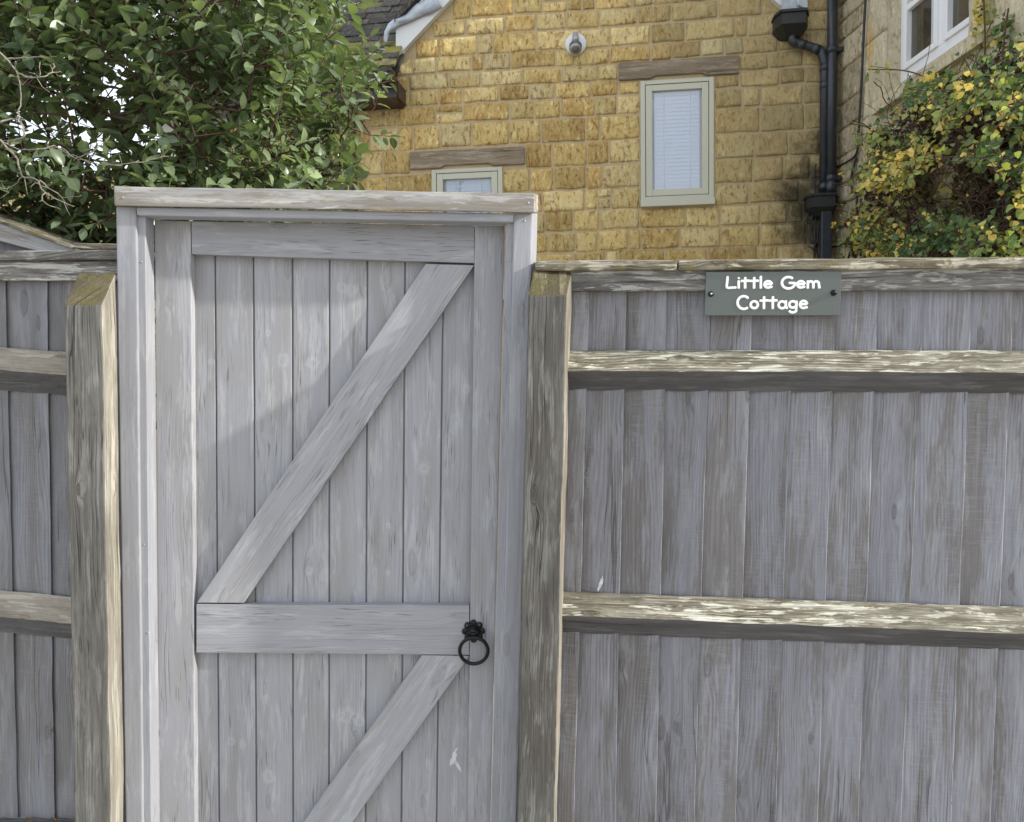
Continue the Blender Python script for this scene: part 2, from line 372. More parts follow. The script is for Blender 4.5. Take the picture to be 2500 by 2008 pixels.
def mat_stone(name, cols, pit, ps=1.0, bump=1.0, stain=None):
    T = NT(name); h = T.attr('hue'); t = T.attr('tone'); p = T.pos()
    cr = T.n('ValToRGB'); el = cr.color_ramp.elements
    while len(el) < len(cols): el.new(.5)
    for i, c in enumerate(cols): el[i].position = i/(len(cols)-1); el[i].color = (*c, 1)
    n1 = T.noise(p, 9, 4, .6)
    T.set(cr.inputs[0], T.m2('ADD', T.m2('MULTIPLY', h, .8), T.m2('MULTIPLY', T.m2('SUBTRACT', n1, .42), 1.1)))
    sp = T.n('SeparateXYZ'); T.set(sp.inputs[0], p)
    tall = T.vec(T.m2('MULTIPLY', sp.outputs[0], 1.0), sp.outputs[1], T.m2('MULTIPLY', sp.outputs[2], .45))
    n2 = T.noise(tall, 42, 6, .7, .6); n3 = T.noise(p, 150, 4, .65)
    n4 = T.noise(tall, 17, 5, .6, 1.2)
    col = cr.outputs[0]
    col = T.mix(T.ss(n2, .53, .63, 0, .72*ps), col, pit)
    col = T.mix(T.ss(n4, .57, .69, 0, .6*ps), col, tuple(x*.9 for x in pit))
    col = T.mix(T.ss(n2, .46, .34, 0, .6*ps), col, tuple(min(1, x*1.45) for x in cols[-1]))
    col = T.mix(T.ss(n3, .5, .75, 0, .3), col, tuple(x*.55 for x in cols[0]))
    if stain is not None: col = stain(T, p, sp, col)
    col = T.mix(1.0, col, T.vec(t, t, t), 'MULTIPLY')
    hh = T.m2('ADD', T.m2('MULTIPLY', T.m2('ABSOLUTE', T.m2('SUBTRACT', n2, .5)), -2.4), T.m2('ADD', T.m2('MULTIPLY', n3, .3), T.m2('MULTIPLY', n4, -.8)))
    return T.out(col, .9, T.bump(hh, bump, .012), .2)
def soot(T, p, sp, col):
    # damp black streaks on the stone beside the lower hopper and grey weathering under the gable's right eave
    sx, sz = sp.outputs[0], sp.outputs[2]
    M = T.m2
    nn = T.noise(p, 9, 5, .65)
    ax, az = SOOT
    d = M('ADD', M('POWER', M('DIVIDE', M('SUBTRACT', sx, ax), .27), 2.0), M('POWER', M('DIVIDE', M('SUBTRACT', sz, az), .46), 2.0))
    f = T.ss(M('ADD', d, M('MULTIPLY', M('SUBTRACT', nn, .5), 2.6)), 1.35, -.1, 0, .86)
    gx = T.ss(M('ADD', M('SUBTRACT', sx, M('MULTIPLY', M('SUBTRACT', sz, 3.2), -.45)), M('MULTIPLY', M('SUBTRACT', nn, .5), .9)), 1.0, 1.9, 0, .55)
    col = T.mix(gx, col, (.40, .335, .20))
    return T.mix(f, col, (.022, .022, .016))
_s = HOUSE.P(1985, 500); SOOT = (_s.x-.02, _s.z)
M_stone = mat_stone('ochre_rubble_stone', [(.56, .36, .13), (.80, .585, .235), (.86, .69, .37)], (.27, .12, .03), stain=soot)
M_mortar = mat_stone('sandy_mortar', [(.48, .37, .21), (.58, .46, .28)], (.24, .17, .09), ps=.35, bump=.35, stain=soot)
M_wing = mat_stone('buff_wing_stone', [(.40, .34, .22), (.50, .43, .29), (.60, .52, .37)], (.14, .10, .055))
_q = Vector(); 
def orange(T, p, sp, col):                      # rusty stain on the quoin beside the cable
    M = T.m2; nn = T.noise(p, 14, 4, .6)
    d = M('ADD', M('POWER', M('DIVIDE', M('SUBTRACT', sp.outputs[1], STAIN[0]), .06), 2.0), M('POWER', M('DIVIDE', M('SUBTRACT', sp.outputs[2], STAIN[1]), .16), 2.0))
    return T.mix(T.ss(M('ADD', d, M('MULTIPLY', M('SUBTRACT', nn, .5), 2.0)), 1.2, .2, 0, .6), col, (.55, .32, .10))
STAIN = (5.215, 3.64)
M_ashlar = mat_stone('smooth_ashlar', [(.48, .42, .29), (.56, .50, .36)], (.30, .24, .14), bump=.22, stain=orange)
M_slate = mat_stone('stone_roof_slate', [(.05, .047, .042), (.09, .082, .07), (.16, .145, .12)], (.03, .028, .025), bump=.7)
def mossy(T, p, sp, col):
    nn = T.noise(p, 9, 4, .6); return T.mix(T.ss(nn, .40, .58), col, (.24, .22, .05))
M_slatemoss = mat_stone('mossy_roof_slate', [(.10, .09, .06), (.16, .145, .09), (.22, .20, .12)], (.06, .055, .03), bump=.7, stain=mossy)
M_render = simple('pale_render', (.55, .53, .48), .9, nz=.2, nsc=3)

# ------------------------------------------------------------------ ground
mg = MB(); mg.add([(-60, -60, 0), (60, -60, 0), (60, 60, 0), (-60, 60, 0)], [(0, 1, 2, 3)], [[(0, 0), (1, 0), (1, 1), (0, 1)]])
gm = simple('pale_gravel', (.34, .31, .25), .95, nz=.4, nsc=25, col2=(.48, .44, .36), bump=.6)
props(mg.build('ground', gm), kind='structure')

# ------------------------------------------------------------------ stone wall builder
def stones(mb, at, s0, s1, z0, z1, tone, hue, depth=.011, res=.022, mi=0, rnd=.013, bumpy=.010):
    w_, h_ = s1-s0, z1-z0
    def divs(L):
        e = [0, min(.004/L, .1), min(.013/L, .25)]; n = max(2, min(14, int(L/res)))
        mid = [e[2]+(1-2*e[2])*i/n for i in range(n+1)]
        return [0, e[1]]+mid+[1-e[1], 1]
    PA, PB = divs(w_), divs(h_); nx, nz = len(PA)-1, len(PB)-1
    V = []; F = []; U = []
    j = [random.uniform(-.006, .006) for _ in range(8)]; of = Vector((random.random()*90, random.random()*90, 0))
    r = min(rnd, h_*.3)
    for i in range(nx+1):
        for k in range(nz+1):
            a = PA[i]; b = PB[k]
            x = s0+w_*a; z = z0+h_*b
            x += (j[0]*(1-b)+j[1]*b)*(1-a)+(j[2]*(1-b)+j[3]*b)*a; z += (j[4]*(1-a)+j[5]*a)*(1-b)+(j[6]*(1-a)+j[7]*a)*b
            dx = min(x-s0, s1-x); dz = min(z-z0, z1-z)
            # rounded corners in outline
            ex = max(0, r-max(dx, 0)); ez = max(0, r-max(dz, 0))
            q = noise.noise(Vector((x*6, z*6, 0))+of)
            x += noise.noise(Vector((x*11, z*11, 5))+of)*.007; z += noise.noise(Vector((x*11, z*11, 9))+of)*.007
            cc = math.hypot(ex, ez)
            if cc > r: x += (r-cc)*(.6)*(-1 if x-s0 < s1-x else 1)*ex/max(cc, 1e-6); z += (r-cc)*.6*(-1 if z-z0 < z1-z else 1)*ez/max(cc, 1e-6)
            edge = min(1, min(max(dx, 0), max(dz, 0))/r) if r > 0 else 1
            off = depth*(1-(1-edge)**2) + q*bumpy*edge + noise.noise(Vector((x*23, z*14, 3))+of)*bumpy*.8*edge
            if i in (0, nx) or k in (0, nz): off = -.010
            V.append(at(x, z, off))
    for i in range(nx):
        for k in range(nz):
            a = i*(nz+1)+k; F.append((a, a+nz+1, a+nz+2, a+1)); U.append([(0, 0)]*4)
    mb.add(V, F, U, tone, hue, True, mi)
def courses(mb, at, zs, smin, smax, holes, wr=(.18, .36), tr=(.72, 1.08), gap=.011, mi=0, **k):
    """smin/smax functions of z; holes = rects (s0,s1,z0,z1)"""
    at0 = at
    def at(q, z, o): return at0(q, z+.011*noise.noise(Vector((q*1.3, z*.9, 2.2)))+.005*noise.noise(Vector((q*4.1, z*2, 7))), o)
    for z0, z1 in zip(zs, zs[1:]):
        if z1-z0 < .03: continue
        a = smin(z0, z1); b = smax(z0, z1)
        if b-a < .05: continue
        cuts = [(h[0], h[1], max(z0, h[2]), min(z1, h[3])) for h in holes if h[2] < z1-.01 and h[3] > z0+.01 and h[1] > a and h[0] < b]
        spans = [(a, b, z0, z1)]
        for c in cuts:
            new = []
            for sp in spans:
                if c[1] <= sp[0] or c[0] >= sp[1]: new.append(sp); continue
                if c[0]-sp[0] > .03: new.append((sp[0], c[0]-.004, sp[2], sp[3]))
                if sp[1]-c[1] > .03: new.append((c[1]+.004, sp[1], sp[2], sp[3]))
                x0, x1 = max(sp[0], c[0]), min(sp[1], c[1])
                if c[2]-sp[2] > .035: new.append((x0, x1, sp[2], c[2]-.004))
                if sp[3]-c[3] > .035: new.append((x0, x1, c[3]+.004, sp[3]))
            spans = new
        for (x0, x1, y0, y1) in spans:
            x = x0
            while x < x1-.02:
                w_ = random.uniform(*wr)
                if random.random() < .18: w_ *= .5
                if x+w_ > x1-.12: w_ = x1-x
                e = min(x+w_, x1)
                if y1-y0 > .13 and w_ < .32 and random.random() < .05:
                    zm = y0+(y1-y0)*random.uniform(.4, .6)
                    stones(mb, at, x+gap/2, e-gap/2, y0+gap/2, zm-gap/2, random.uniform(*tr), random.random(), mi=mi, **k)
                    stones(mb, at, x+gap/2, e-gap/2, zm+gap/2, y1-gap/2, random.uniform(*tr), random.random(), mi=mi, **k)
                else:
                    jz = random.uniform(-.004, .004)
                    stones(mb, at, x+gap/2, e-gap/2, y0+gap/2+jz, y1-gap/2+jz, random.uniform(*tr), random.random(), mi=mi, **k)
                x = e
def sheet(mb, at, zr, smin, smax, holes, off, mi=0, step=.06):
    """mortar face with openings, as horizontal strips"""
    zs = sorted(set([zr[0], zr[1]]+[h[2] for h in holes]+[h[3] for h in holes]+list(np.arange(zr[0], zr[1], step))))
    zs = [z for z in zs if zr[0]-1e-6 <= z <= zr[1]+1e-6]
    for z0, z1 in zip(zs, zs[1:]):
        if z1-z0 < 1e-4: continue
        a0, b0, a1, b1 = smin(z0, z0), smax(z0, z0), smin(z1, z1), smax(z1, z1)
        zm = (z0+z1)/2; hs = sorted([h for h in holes if h[2] < zm < h[3]])
        xs = [(a0, a1)]
        for h in hs: xs += [(h[0], h[0]), (h[1], h[1])]
        xs.append((b0, b1))
        for q in range(0, len(xs), 2):
            l, r_ = xs[q], xs[q+1]
            if r_[0]-l[0] < .001: continue
            mb.add([at(l[0], z0, off), at(r_[0], z0, off), at(r_[1], z1, off), at(l[1], z1, off)], [(0, 1, 2, 3)], [[(0, 0)]*4], .95, .5, False, mi)

# ------------------------------------------------------------------ gabled house
H = HOUSE
def rectH(pts, off=0):
    q = [H.sz(x, y, off) for x, y in pts]
    return (min(a for a, _ in q), max(a for a, _ in q), min(b for _, b in q), max(b for _, b in q))
def avg(pts, off=0):                           # bl,br,tr,tl -> upright rectangle in the wall
    q = [H.sz(x, y, off) for x, y in pts]
    return ((q[0][0]+q[3][0])/2, (q[1][0]+q[2][0])/2, (q[0][1]+q[1][1])/2, (q[2][1]+q[3][1])/2)
house = thing('stone_house', 'ochre stone gabled house with two sage framed windows behind the gate', 'house', H.at(0, 0, 0))
UW = avg([(1562, 505), (1740, 505), (1745, 190), (1566, 198)])
LWt = avg([(1054, 440), (1227, 440), (1226, 411), (1055, 413)])
LW = (LWt[0], LWt[1], LWt[3]-1.0, LWt[3])
UL = avg([(1511, 194), (1803, 186), (1804, 141), (1511, 153)])
LL = avg([(1002, 411), (1281, 407), (1281, 366), (1002, 367)])
ra0 = H.sz(969, 146); ra1 = H.sz(1105, 0)      # gable left slope
gs = (ra1[1]-ra0[1])/(ra1[0]-ra0[0])
rb0 = H.sz(1910, 24)                           # gable right foot
apex_s = (rb0[0]+ra0[0]+(rb0[1]-ra0[1])/gs)/2
sc_ = H.sz(2047, 300)[0]                        # inner corner with the wing
s_left = H.sz(560, 400)[0]
z_eave = H.sz(960, 215)[1]
def smin(z0, z1):
    z = max(z0, z1)
    if z < z_eave+.02: return s_left
    return max(ra0[0]-.02, ra0[0]+(z-ra0[1])/gs)
def smax(z0, z1):
    z = max(z0, z1)
    return sc_ if z <= rb0[1]+.25 else max(apex_s, min(sc_, rb0[0]-(z-rb0[1])/gs))
ys = [-110, -62, -12, 38, 81, 129, 170, 209, 248, 294, 354, 413, 471, 522, 572, 622, 672, 722, 775]
zs = sorted(H.sz(1260, y)[1] for y in ys)
holes = [UW, LW, UL, LL]
wm = MB()
courses(wm, H.at, zs, smin, smax, holes, res=.028)
sheet(wm, H.at, (0, ra0[1]+(apex_s-ra0[0])*gs-.02), smin, smax, [UW, LW], -.001, 1)
wall = wm.build('wall', [M_stone, M_mortar], house)
# lintels
def lintel(r, nm='lintel'):
    m = MB(); s0, s1, z0, z1 = r; w_ = s1-s0; o = .022; bk = -.10
    a, b = s0+w_*.27, s1-w_*.27; c = .03; up = (z1-z0)*.14
    for x0, x1, za, zb in ((s0, a, z0, z0), (a, a+c, z0, z0+up), (a+c, b-c, z0+up, z0+up), (b-c, b, z0+up, z0), (b, s1, z0, z0)):
        pass
    prof = [(s0, z0), (a, z0), (a+c, z0+up), (b-c, z0+up), (b, z0), (s1, z0), (s1, z1), (s0, z1)]
    bm = bmesh.new(); fv = [bm.verts.new(H.at(x, z, o)) for x, z in prof]; bv = [bm.verts.new(H.at(x, z, bk)) for x, z in prof]
    bm.faces.new(fv); bm.faces.new(bv[::-1]); n = len(prof)
    for i in range(n): bm.faces.new((fv[i], bv[i], bv[(i+1) % n], fv[(i+1) % n]))
    bmesh.ops.recalc_face_normals(bm, faces=bm.faces); bmesh.ops.bevel(bm, geom=[e for e in bm.edges], offset=.004, segments=2, affect='EDGES')
    ou = random.random()*30; bm.verts.index_update()
    m.add([v.co.copy() for v in bm.verts], [[v.index for v in f.verts] for f in bm.faces], [[(v.co.dot(H.e)+ou, v.co.z+v.co.dot(H.n)+ou) for v in f.verts] for f in bm.faces], random.uniform(.9, 1.1))
    bm.free(); return m.build(nm, M_lintel, house)
lintel(UL); lintel(LL)
# windows
def window(r, glass_px, sash_px, sill=True, blind=True):
    s0, s1, z0, z1 = r
    AX = (H.e, H.n, Vector((0, 0, 1)))
    root = MB(); z0f = z0+(.05 if sill else 0)
    fw = .034; o = .012; dp = .07
    def bar(m, a, b, c, d, off, th, **k): box(m, H.at((a+b)/2, (c+d)/2, off-th/2), AX, (b-a, th, d-c), bev=.003, seg=2, **k)
    bar(root, s0, s0+fw, z0f, z1, o, dp); bar(root, s1-fw, s1, z0f, z1, o, dp)
    bar(root, s0+fw, s1-fw, z1-fw*.85, z1, o-.001, dp); bar(root, s0+fw, s1-fw, z0f, z0f+fw*.85, o-.001, dp)
    fr = root.build('window', M_sage, house)
    a, b, c, d = s0+fw+.004, s1-fw-.004, z0f+fw*.85+.004, z1-fw*.85-.004
    m = MB(); sw = .047; so_ = o-.004
    bar(m, a, a+sw, c, d, so_, .05); bar(m, b-sw, b, c, d, so_, .05)
    bar(m, a+sw, b-sw, d-sw*.92, d, so_-.001, .05); bar(m, a+sw, b-sw, c, c+sw, so_-.001, .05)
    m.build('sash', M_sage, fr)
    ga, gb, gc, gd = a+sw, b-sw, c+sw, d-sw*.92
    m = MB(); m.add([H.at(ga-.004, gc-.004, so_-.022), H.at(gb+.004, gc-.004, so_-.022), H.at(gb+.004, gd+.004, so_-.022), H.at(ga-.004, gd+.004, so_-.022)], [(0, 1, 2, 3)], [[(0, 0)]*4])
    m.build('pane', M_glass, fr)
    if blind:
        m = MB(); n = int((gd-gc)/.0285); x0, x1 = ga+.018, gb-.012
        for i in range(n):
            z = gd-.012-i*.0285; 
            if z < gc+.01: break
            dl = random.uniform(-.0012, .0012)
            F = [H.at(x0, z-.0165+dl, so_-.046), H.at(x1, z-.0165-dl, so_-.046), H.at(x1, z+.0145, so_-.053), H.at(x0, z+.0145, so_-.053)]
            m.add(F+[p+Vector((0, 0, .0012)) for p in F], [(0, 1, 2, 3), (7, 6, 5, 4)], [[(0, 0)]*4]*2)
        for q in (.22, .80):
            x = x0+(x1-x0)*q; tube(m, [H.at(x, gc, so_-.043), H.at(x, gd, so_-.043)], .0022, 5)
        m.build('blind', M_blind, fr)
    m = MB()                                    # the room's lining right behind
    bar(m, s0-.3, s1+.3, z0-.3, z1+.3, -.45, .02); m.build('room_lining', M_room, fr)
    m = MB()
    for (p, q, r_, t_) in ((s0, s0+.001, z0, z1), (s1-.001, s1, z0, z1)):
        bar(m, p-.01, q+.01, r_, t_, -.07, .36)
    bar(m, s0, s1, z1, z1+.02, -.1, .33); bar(m, s0, s1, z0-.02, z0, -.07, .36)
    m.build('reveal', M_mortar, fr)
    if sill:
        m = MB(); bar(m, s0-.004, s1+.004, z0, z0f-.002, o+.035, .12); m.build('sill', M_sage, fr)
    return fr
window(UW, None, None)
window(LW, None, None)
# gable verge boards and lead
def polyslab(mb, pts, off0, off1, pl=None, tone=1, hue=.5, sub=False, mi=0):
    pl = pl or H
    F = [pl.at(a, z, off0) for a, z in pts]; B = [pl.at(a, z, off1) for a, z in pts]; n = len(pts)
    area = sum(pts[i][0]*pts[(i+1) % n][1]-pts[(i+1) % n][0]*pts[i][1] for i in range(n))
    fc = [tuple(range(n)), tuple(range(2*n-1, n-1, -1))]+[(i, i+n, (i+1) % n+n, (i+1) % n) for i in range(n)]
    if area < 0: fc = [f[::-1] for f in fc]
    mb.add(F+B, fc, [[(0, 0)]*len(f) for f in fc], tone, hue, False, mi)
vl = H.sz(969, 146, .03); vt = H.sz(969, 72, .03)
dz = vt[1]-vl[1]
m = MB(); ap = (apex_s, vl[1]+(apex_s-vl[0])*gs)
polyslab(m, [vl, ap, (ap[0], ap[1]+dz*1.0), vt], .06, .005); m.build('bargeboard', M_white, house)
m = MB(); rf = H.sz(1912, 26, .03)
polyslab(m, [(ap[0]+.002, ap[1]), rf, (rf[0]+.02, rf[1]+dz*.75), (ap[0]+.002, ap[1]+dz)], .06, .005); m.build('bargeboard', M_white, house)
# main roof behind the verge (runs back from the gable)
m = MB()
for sgn, foot in ((-1, vt), (1, (rf[0]+.02, rf[1]+dz*.75))):
    p0 = H.at(foot[0], foot[1]+.02, .10); p1 = H.at(ap[0], ap[1]+dz+.03, .10)
    bk = H.n*-5
    q = [p0, p1, p1+bk, p0+bk]; up = Vector((0, 0, .05))
    m.add(q+[x+up for x in q], [(0, 1, 2, 3), (7, 6, 5, 4), (0, 4, 5, 1), (0, 3, 7, 4), (3, 2, 6, 7)], [[(0, 0)]*4]*5, 1, .4)
m.build('main_roof', M_slate, house)
# left slope roof with individual slates
U45 = (Vector((0, 0, 1))*math.sin(R(46)) - H.n*math.cos(R(46)))      # up the slope
NR = (Vector((0, 0, 1))*math.cos(R(46)) + H.n*math.sin(R(46)))
e0 = H.sz(965, 171, .26)
EV = H.at(e0[0], e0[1], .26)
m = MB(); rows = 24; ln = 2.0
for r_ in range(rows):
    base = U45*(r_*.107); x = -.004*random.random(); lim = 1.95
    while x < lim:
        w_ = random.uniform(.10, .24); th = random.uniform(.013, .024)
        o = EV+base-H.e*x+NR*(.018+random.uniform(-.004, .004))+U45*random.uniform(-.008, .008)
        a = o-H.e*(w_-.004)
        tl = NR*random.uniform(-.003, .003)
        F = [a+NR*th, o+NR*th+tl, o+NR*(th*.4)+tl+U45*.20, a+NR*(th*.4)+U45*.20]
        B = [a, o+tl, o+tl+U45*.20-NR*.004, a+U45*.20-NR*.004]
        moss = (r_ < 4 and x < .55 and random.random() < .85) or random.random() < .03
        if moss and r_ < 4: th_ = 1.25
        hexa(m, F, B, H.e, tone=random.uniform(.75, 1.25), bev=.003, cuts=3, rough=.003, nsc=14, hue=random.random(), mi=1 if moss else 0)
        x += w_
m.build('slate_roof', [M_slate, M_slatemoss], house)
m = MB()                                        # underside boarding so no light shows through
q = [EV-NR*.02+H.e*.0, EV-NR*.02-H.e*1.95, EV-NR*.02-H.e*1.95+U45*2.7, EV-NR*.02+U45*2.7]
m.add(q+[p-NR*.03 for p in q], [(0, 1, 2, 3), (7, 6, 5, 4), (0, 4, 5, 1), (1, 5, 6, 2), (3, 7, 4, 0)], [[(0, 0)]*4]*5)
m.build('roof_boarding', M_dkin, house)
# cheek wall closing the lower roof under the verge
# gutter, fascia box
def gutter():
    m = MB(); s1 = H.sz(962, 185, .33)[0]; z = H.sz(962, 172, .33)[1]; s0 = s1-1.9; V = []; F = []; U = []
    prof = [(.385, 0), (.385, -.02), (.375, -.026), (.372, -.055), (.35, -.078), (.31, -.082), (.285, -.06), (.28, 0), (.285, 0), (.29, -.057), (.312, -.076), (.347, -.072), (.366, -.052), (.372, 0)]
    n = len(prof)
    for s_ in (s0, s1): V += [H.at(s_, z+b, a) for a, b in prof]
    for i in range(n): F.append((i, (i+1) % n, (i+1) % n+n, i+n)); U.append([(0, 0)]*4)
    m.add(V, F, U)
    box(m, H.at(s1-.004, z-.041, .333), (H.e, H.n, Vector((0, 0, 1))), (.006, .10, .078), bev=.002)
    for q in (.06, .95, 1.7): box(m, H.at(s1-q, z-.042, .332), (H.e, H.n, Vector((0, 0, 1))), (.05, .112, .09), bev=.003)
    m.build('gutter', M_brown, house)
    m = MB(); AX = (H.e, H.n, Vector((0, 0, 1)))
    zf = H.sz(960, 240, .25)[1]
    box(m, H.at(s1-.95-.005, (z-.03+zf)/2, .245), AX, (1.9, .025, z-.03-zf), bev=.003)
    box(m, H.at(s1-.95-.005, zf+.008, .12), AX, (1.88, .22, .012), bev=.002)
    box(m, H.at(s1-.006, (z-.06+zf)/2+.02, .12), AX, (.018, .22, z-.05-zf), bev=.003)
    m.build('fascia', M_brown, house)
gutter()
m = MB(); px = [(858, 240), (857, 330), (857, 480)]
a = H.P(857, 250, .06); b_ = Vector((a.x, a.y, .1)); tube(m, [H.P(868, 205, .30), H.P(860, 232, .2), a, b_], .032, 12); m.build('downpipe', M_brownpipe, house)
# lead flashing draped over the verge foot
m = MB()
top = [(1065, -6), (1040, -2), (1016, 10), (990, 36), (963, 46), (948, 58), (938, 78), (936, 100)]
bot = [(1080, 20), (1066, 27), (1042, 36), (1018, 45), (985, 60), (967, 68), (952, 80), (945, 106)]
V = []; F = []; U = []; NN = 28
def lerp(L, t):
    t = t*(len(L)-1); i = min(int(t), len(L)-2); f = t-i
    return (L[i][0]*(1-f)+L[i+1][0]*f, L[i][1]*(1-f)+L[i+1][1]*f)
for i in range(NN+1):
    for k in range(7):
        a, b = lerp(top, i/NN), lerp(bot, i/NN); f = k/6
        x = a[0]*(1-f)+b[0]*f; y = a[1]*(1-f)+b[1]*f
        o = .085+.018*math.sin(f*math.pi)+.006*math.sin(i*.9+f*2)+.010*noise.noise(Vector((i*.35, f*2.5, 1)))
        V.append(H.P(x, y, o))
for i in range(NN):
    for k in range(6):
        a = i*7+k; F.append((a, a+7, a+8, a+1)); U.append([(0, 0)]*4)
m.add(V, F, U, smooth=True); o = m.build('lead_flashing', M_lead, house)
sm = o.modifiers.new('solid', 'SOLIDIFY'); sm.thickness = .004
m = MB()                                        # dressed lead upstand above the right hopper
for pts, of in (([(1912, -30), (1975, -30), (1972, 24), (1908, 30)], .10), ([(1945, 0), (1972, -4), (1973, 22), (1948, 14)], .13)):
    F = [H.P(x, y, of) for x, y in pts]; F = [F[3], F[2], F[1], F[0]]
    hexa(m, F, [p-H.n*.02 for p in F], H.e, bev=.004, cuts=6, rough=.006, nsc=20)
m.build('lead_flashing', M_lead, house)
# rainwater goods at the right corner
AXH = (H.e, H.n, Vector((0, 0, 1)))
def hopper(pts_top, pts_bot, off, d0, d1):
    m = MB(); (xa, ya), (xb, yb) = pts_top; (xc, yc), (xd, yd) = pts_bot
    A, B_ = H.sz(xa, ya, off), H.sz(xb, yb, off); C, D = H.sz(xc, yc, off), H.sz(xd, yd, off)
    z1 = (A[1]+B_[1])/2; z0 = (C[1]+D[1])/2; zm = z1-(z1-z0)*.62; w_ = B_[0]-A[0]; ms = (A[0]+B_[0])/2
    ring = []
    for (z, wf, dd, k) in ((z1, 1.0, d0, .0), (z1-.018, 1.0, d0, 0), (z1-.018, .93, d0*.94, 0), (zm, .93, d0*.94, 0), (z0, .5, d1, 0)):
        hw = w_*wf/2; cx = ms + (0 if z > z0+.01 else ((C[0]+D[0])/2-ms)); c = .28*hw
        ring.append([H.at(cx-hw, z, .005), H.at(cx-hw, z, dd*.55), H.at(cx-hw+c, z, dd), H.at(cx+hw-c, z, dd), H.at(cx+hw, z, dd*.55), H.at(cx+hw, z, .005)])
    V = [p for r_ in ring for p in r_]; F = []
    for i in range(len(ring)-1):
        for k in range(6): F.append((i*6+k, (i+1)*6+k, (i+1)*6+(k+1) % 6, i*6+(k+1) % 6))
    F.append(tuple(range((len(ring)-1)*6, len(ring)*6)))
    r2 = [p-Vector((0, 0, .02)) for p in ring[0]]; b = len(V); V += r2; F.append(tuple(range(b, b+6)))
    m.add(V, F, [[(0, 0)]*len(f) for f in F]); return m.build('rain_hopper', M_hopper, house)
hopper(((1892, 30), (1979, 27)), ((1915, 84), (1960, 83)), .14, .19, .10)
hopper(((1971, 473), (2050, 473)), ((1995, 526), (2035, 526)), .12, .15, .08)
def vert(pts, off):                             # pixel polyline -> points on the wall
    return [H.P(x, y, off) for x, y in pts]
p = vert([(1933, 76), (1934, 98)], .08)+vert([(1950, 106), (2001, 123)], .075)
p2 = H.P(2014, 145, .075); zb = H.P(2010, 478, .075)
ax_ = Vector(((p2.x+zb.x)/2, (p2.y+zb.y)/2, 0))
m = MB(); pts = spl([p[0], p[1]], 3)+spl([p[1]+Vector((.01, 0, -.02)), p[2], p[3], Vector((ax_.x-.015, ax_.y, p2.z+.03)), Vector((ax_.x, ax_.y, p2.z-.03))], 5)[1:]+[Vector((ax_.x, ax_.y, zb.z))]
tube(m, pts, .030, 14)
for q in (pts[1], p[3], Vector((ax_.x, ax_.y, p2.z-.06)), Vector((ax_.x, ax_.y, H.P(2012, 210, .07).z)), Vector((ax_.x, ax_.y, zb.z+.06))):
    k = pts.index(q) if q in pts else None
    if k is None or k > len(pts)-3: tube(m, [q+Vector((0, 0, .025)), q-Vector((0, 0, .025))], .0335, 14)
d = (p[3]-p[2]).normalized(); tube(m, [p[2]-d*.0, p[2]+d*.05], .0335, 14); tube(m, [p[3]-d*.05, p[3]], .0335, 14)
m.build('downpipe', M_pipe, house)
t1 = H.P(2034, 100, .09); b1 = H.P(2026, 470, .09); axx = Vector(((t1.x+b1.x)/2, (t1.y+b1.y)/2, 0))
m = MB(); zt = H.P(2034, -60, .09).z; tube(m, [Vector((axx.x, axx.y, zt)), Vector((axx.x, axx.y, b1.z))], .034, 16)
for yy in (122, 436):
    z = H.P(2034, yy, .09).z; c = Vector((axx.x, axx.y, z)); tube(m, [c+Vector((0, 0, .022)), c-Vector((0, 0, .022))], .040, 16)
    box(m, c+H.e*.055, AXH, (.05, .03, .03), bev=.003); tube(m, [c+H.e*.06+H.n*.02, c+H.e*.06-H.n*.1], .008, 6)
zj = H.P(2024, 455, .09).z; tube(m, [Vector((axx.x, axx.y, zj+.03)), Vector((axx.x, axx.y, zj-.05))], .039, 16)
m.build('soil_pipe', M_pipe, house)
lo = H.P(2016, 540, .08); m = MB(); box(m, Vector((lo.x, lo.y, lo.z/2+.07)), AXH, (.075, .06, lo.z), bev=.008, seg=2)
m.build('downpipe', M_pipe, house)
# cables, hanging loop and coil
m = MB()
def cab(pl, pts, off, r_, n=5): tube(m, spl([pl.P(x, y, off) for x, y in pts], n), r_, 6)
cab(H, [(1992, 400), (1988, 430), (1991, 480), (1990, 560), (1988, 640)], .03, .006)
cab(H, [(1975, 520), (1968, 535), (1973, 545), (1981, 535), (1984, 520)], .05, .006)
cab(H, [(2000, 535), (1996, 590), (2000, 660)], .03, .005)
for k in range(7):
    cab(H, [(1972+k*2, 582+k*1.5), (1984+k, 590), (1996-k, 598), (1984, 606+k), (1971+k*3, 600+k)], .04+.006*k, .005, 4)
m.build('cable', M_hopper, house)
# wall light
wl = thing('wall_light', 'round white wall light with a silver spotlight high on the stone gable', 'wall light', H.P(1406, 110, .01))
def disc(m, c, n, r_, th, seg=40, bev=.15):
    tube(m, [c, c+n*th*(1-bev), c+n*th], [r_, r_, r_*.93], seg)
c = H.P(1406, 110, .012); m = MB(); disc(m, c-H.n*.015, H.n, .078, .037); m.build('back_plate', M_white, wl)
m = MB(); zz = Vector((0, 0, 1)); tube(m, [c+H.n*.02+zz*.05, c+H.n*.05+zz*.045, c+H.n*.065+zz*.01, c+H.n*.07-zz*.0], [.022, .024, .024, .026], 16)
tube(m, [c+H.n*.03+zz*.065, c+H.n*.055+zz*.06], [.012, .014], 10)
m.build('arm', M_steel, wl)
m = MB(); ax = (H.n*.55-zz*.8).normalized(); cc = c+H.n*.05-zz*.02
tube(m, [cc, cc+ax*.012, cc+ax*.02, cc+ax*.03, cc+ax*.034, cc+ax*.044], [.028, .042, .045, .045, .041, .041], 26)
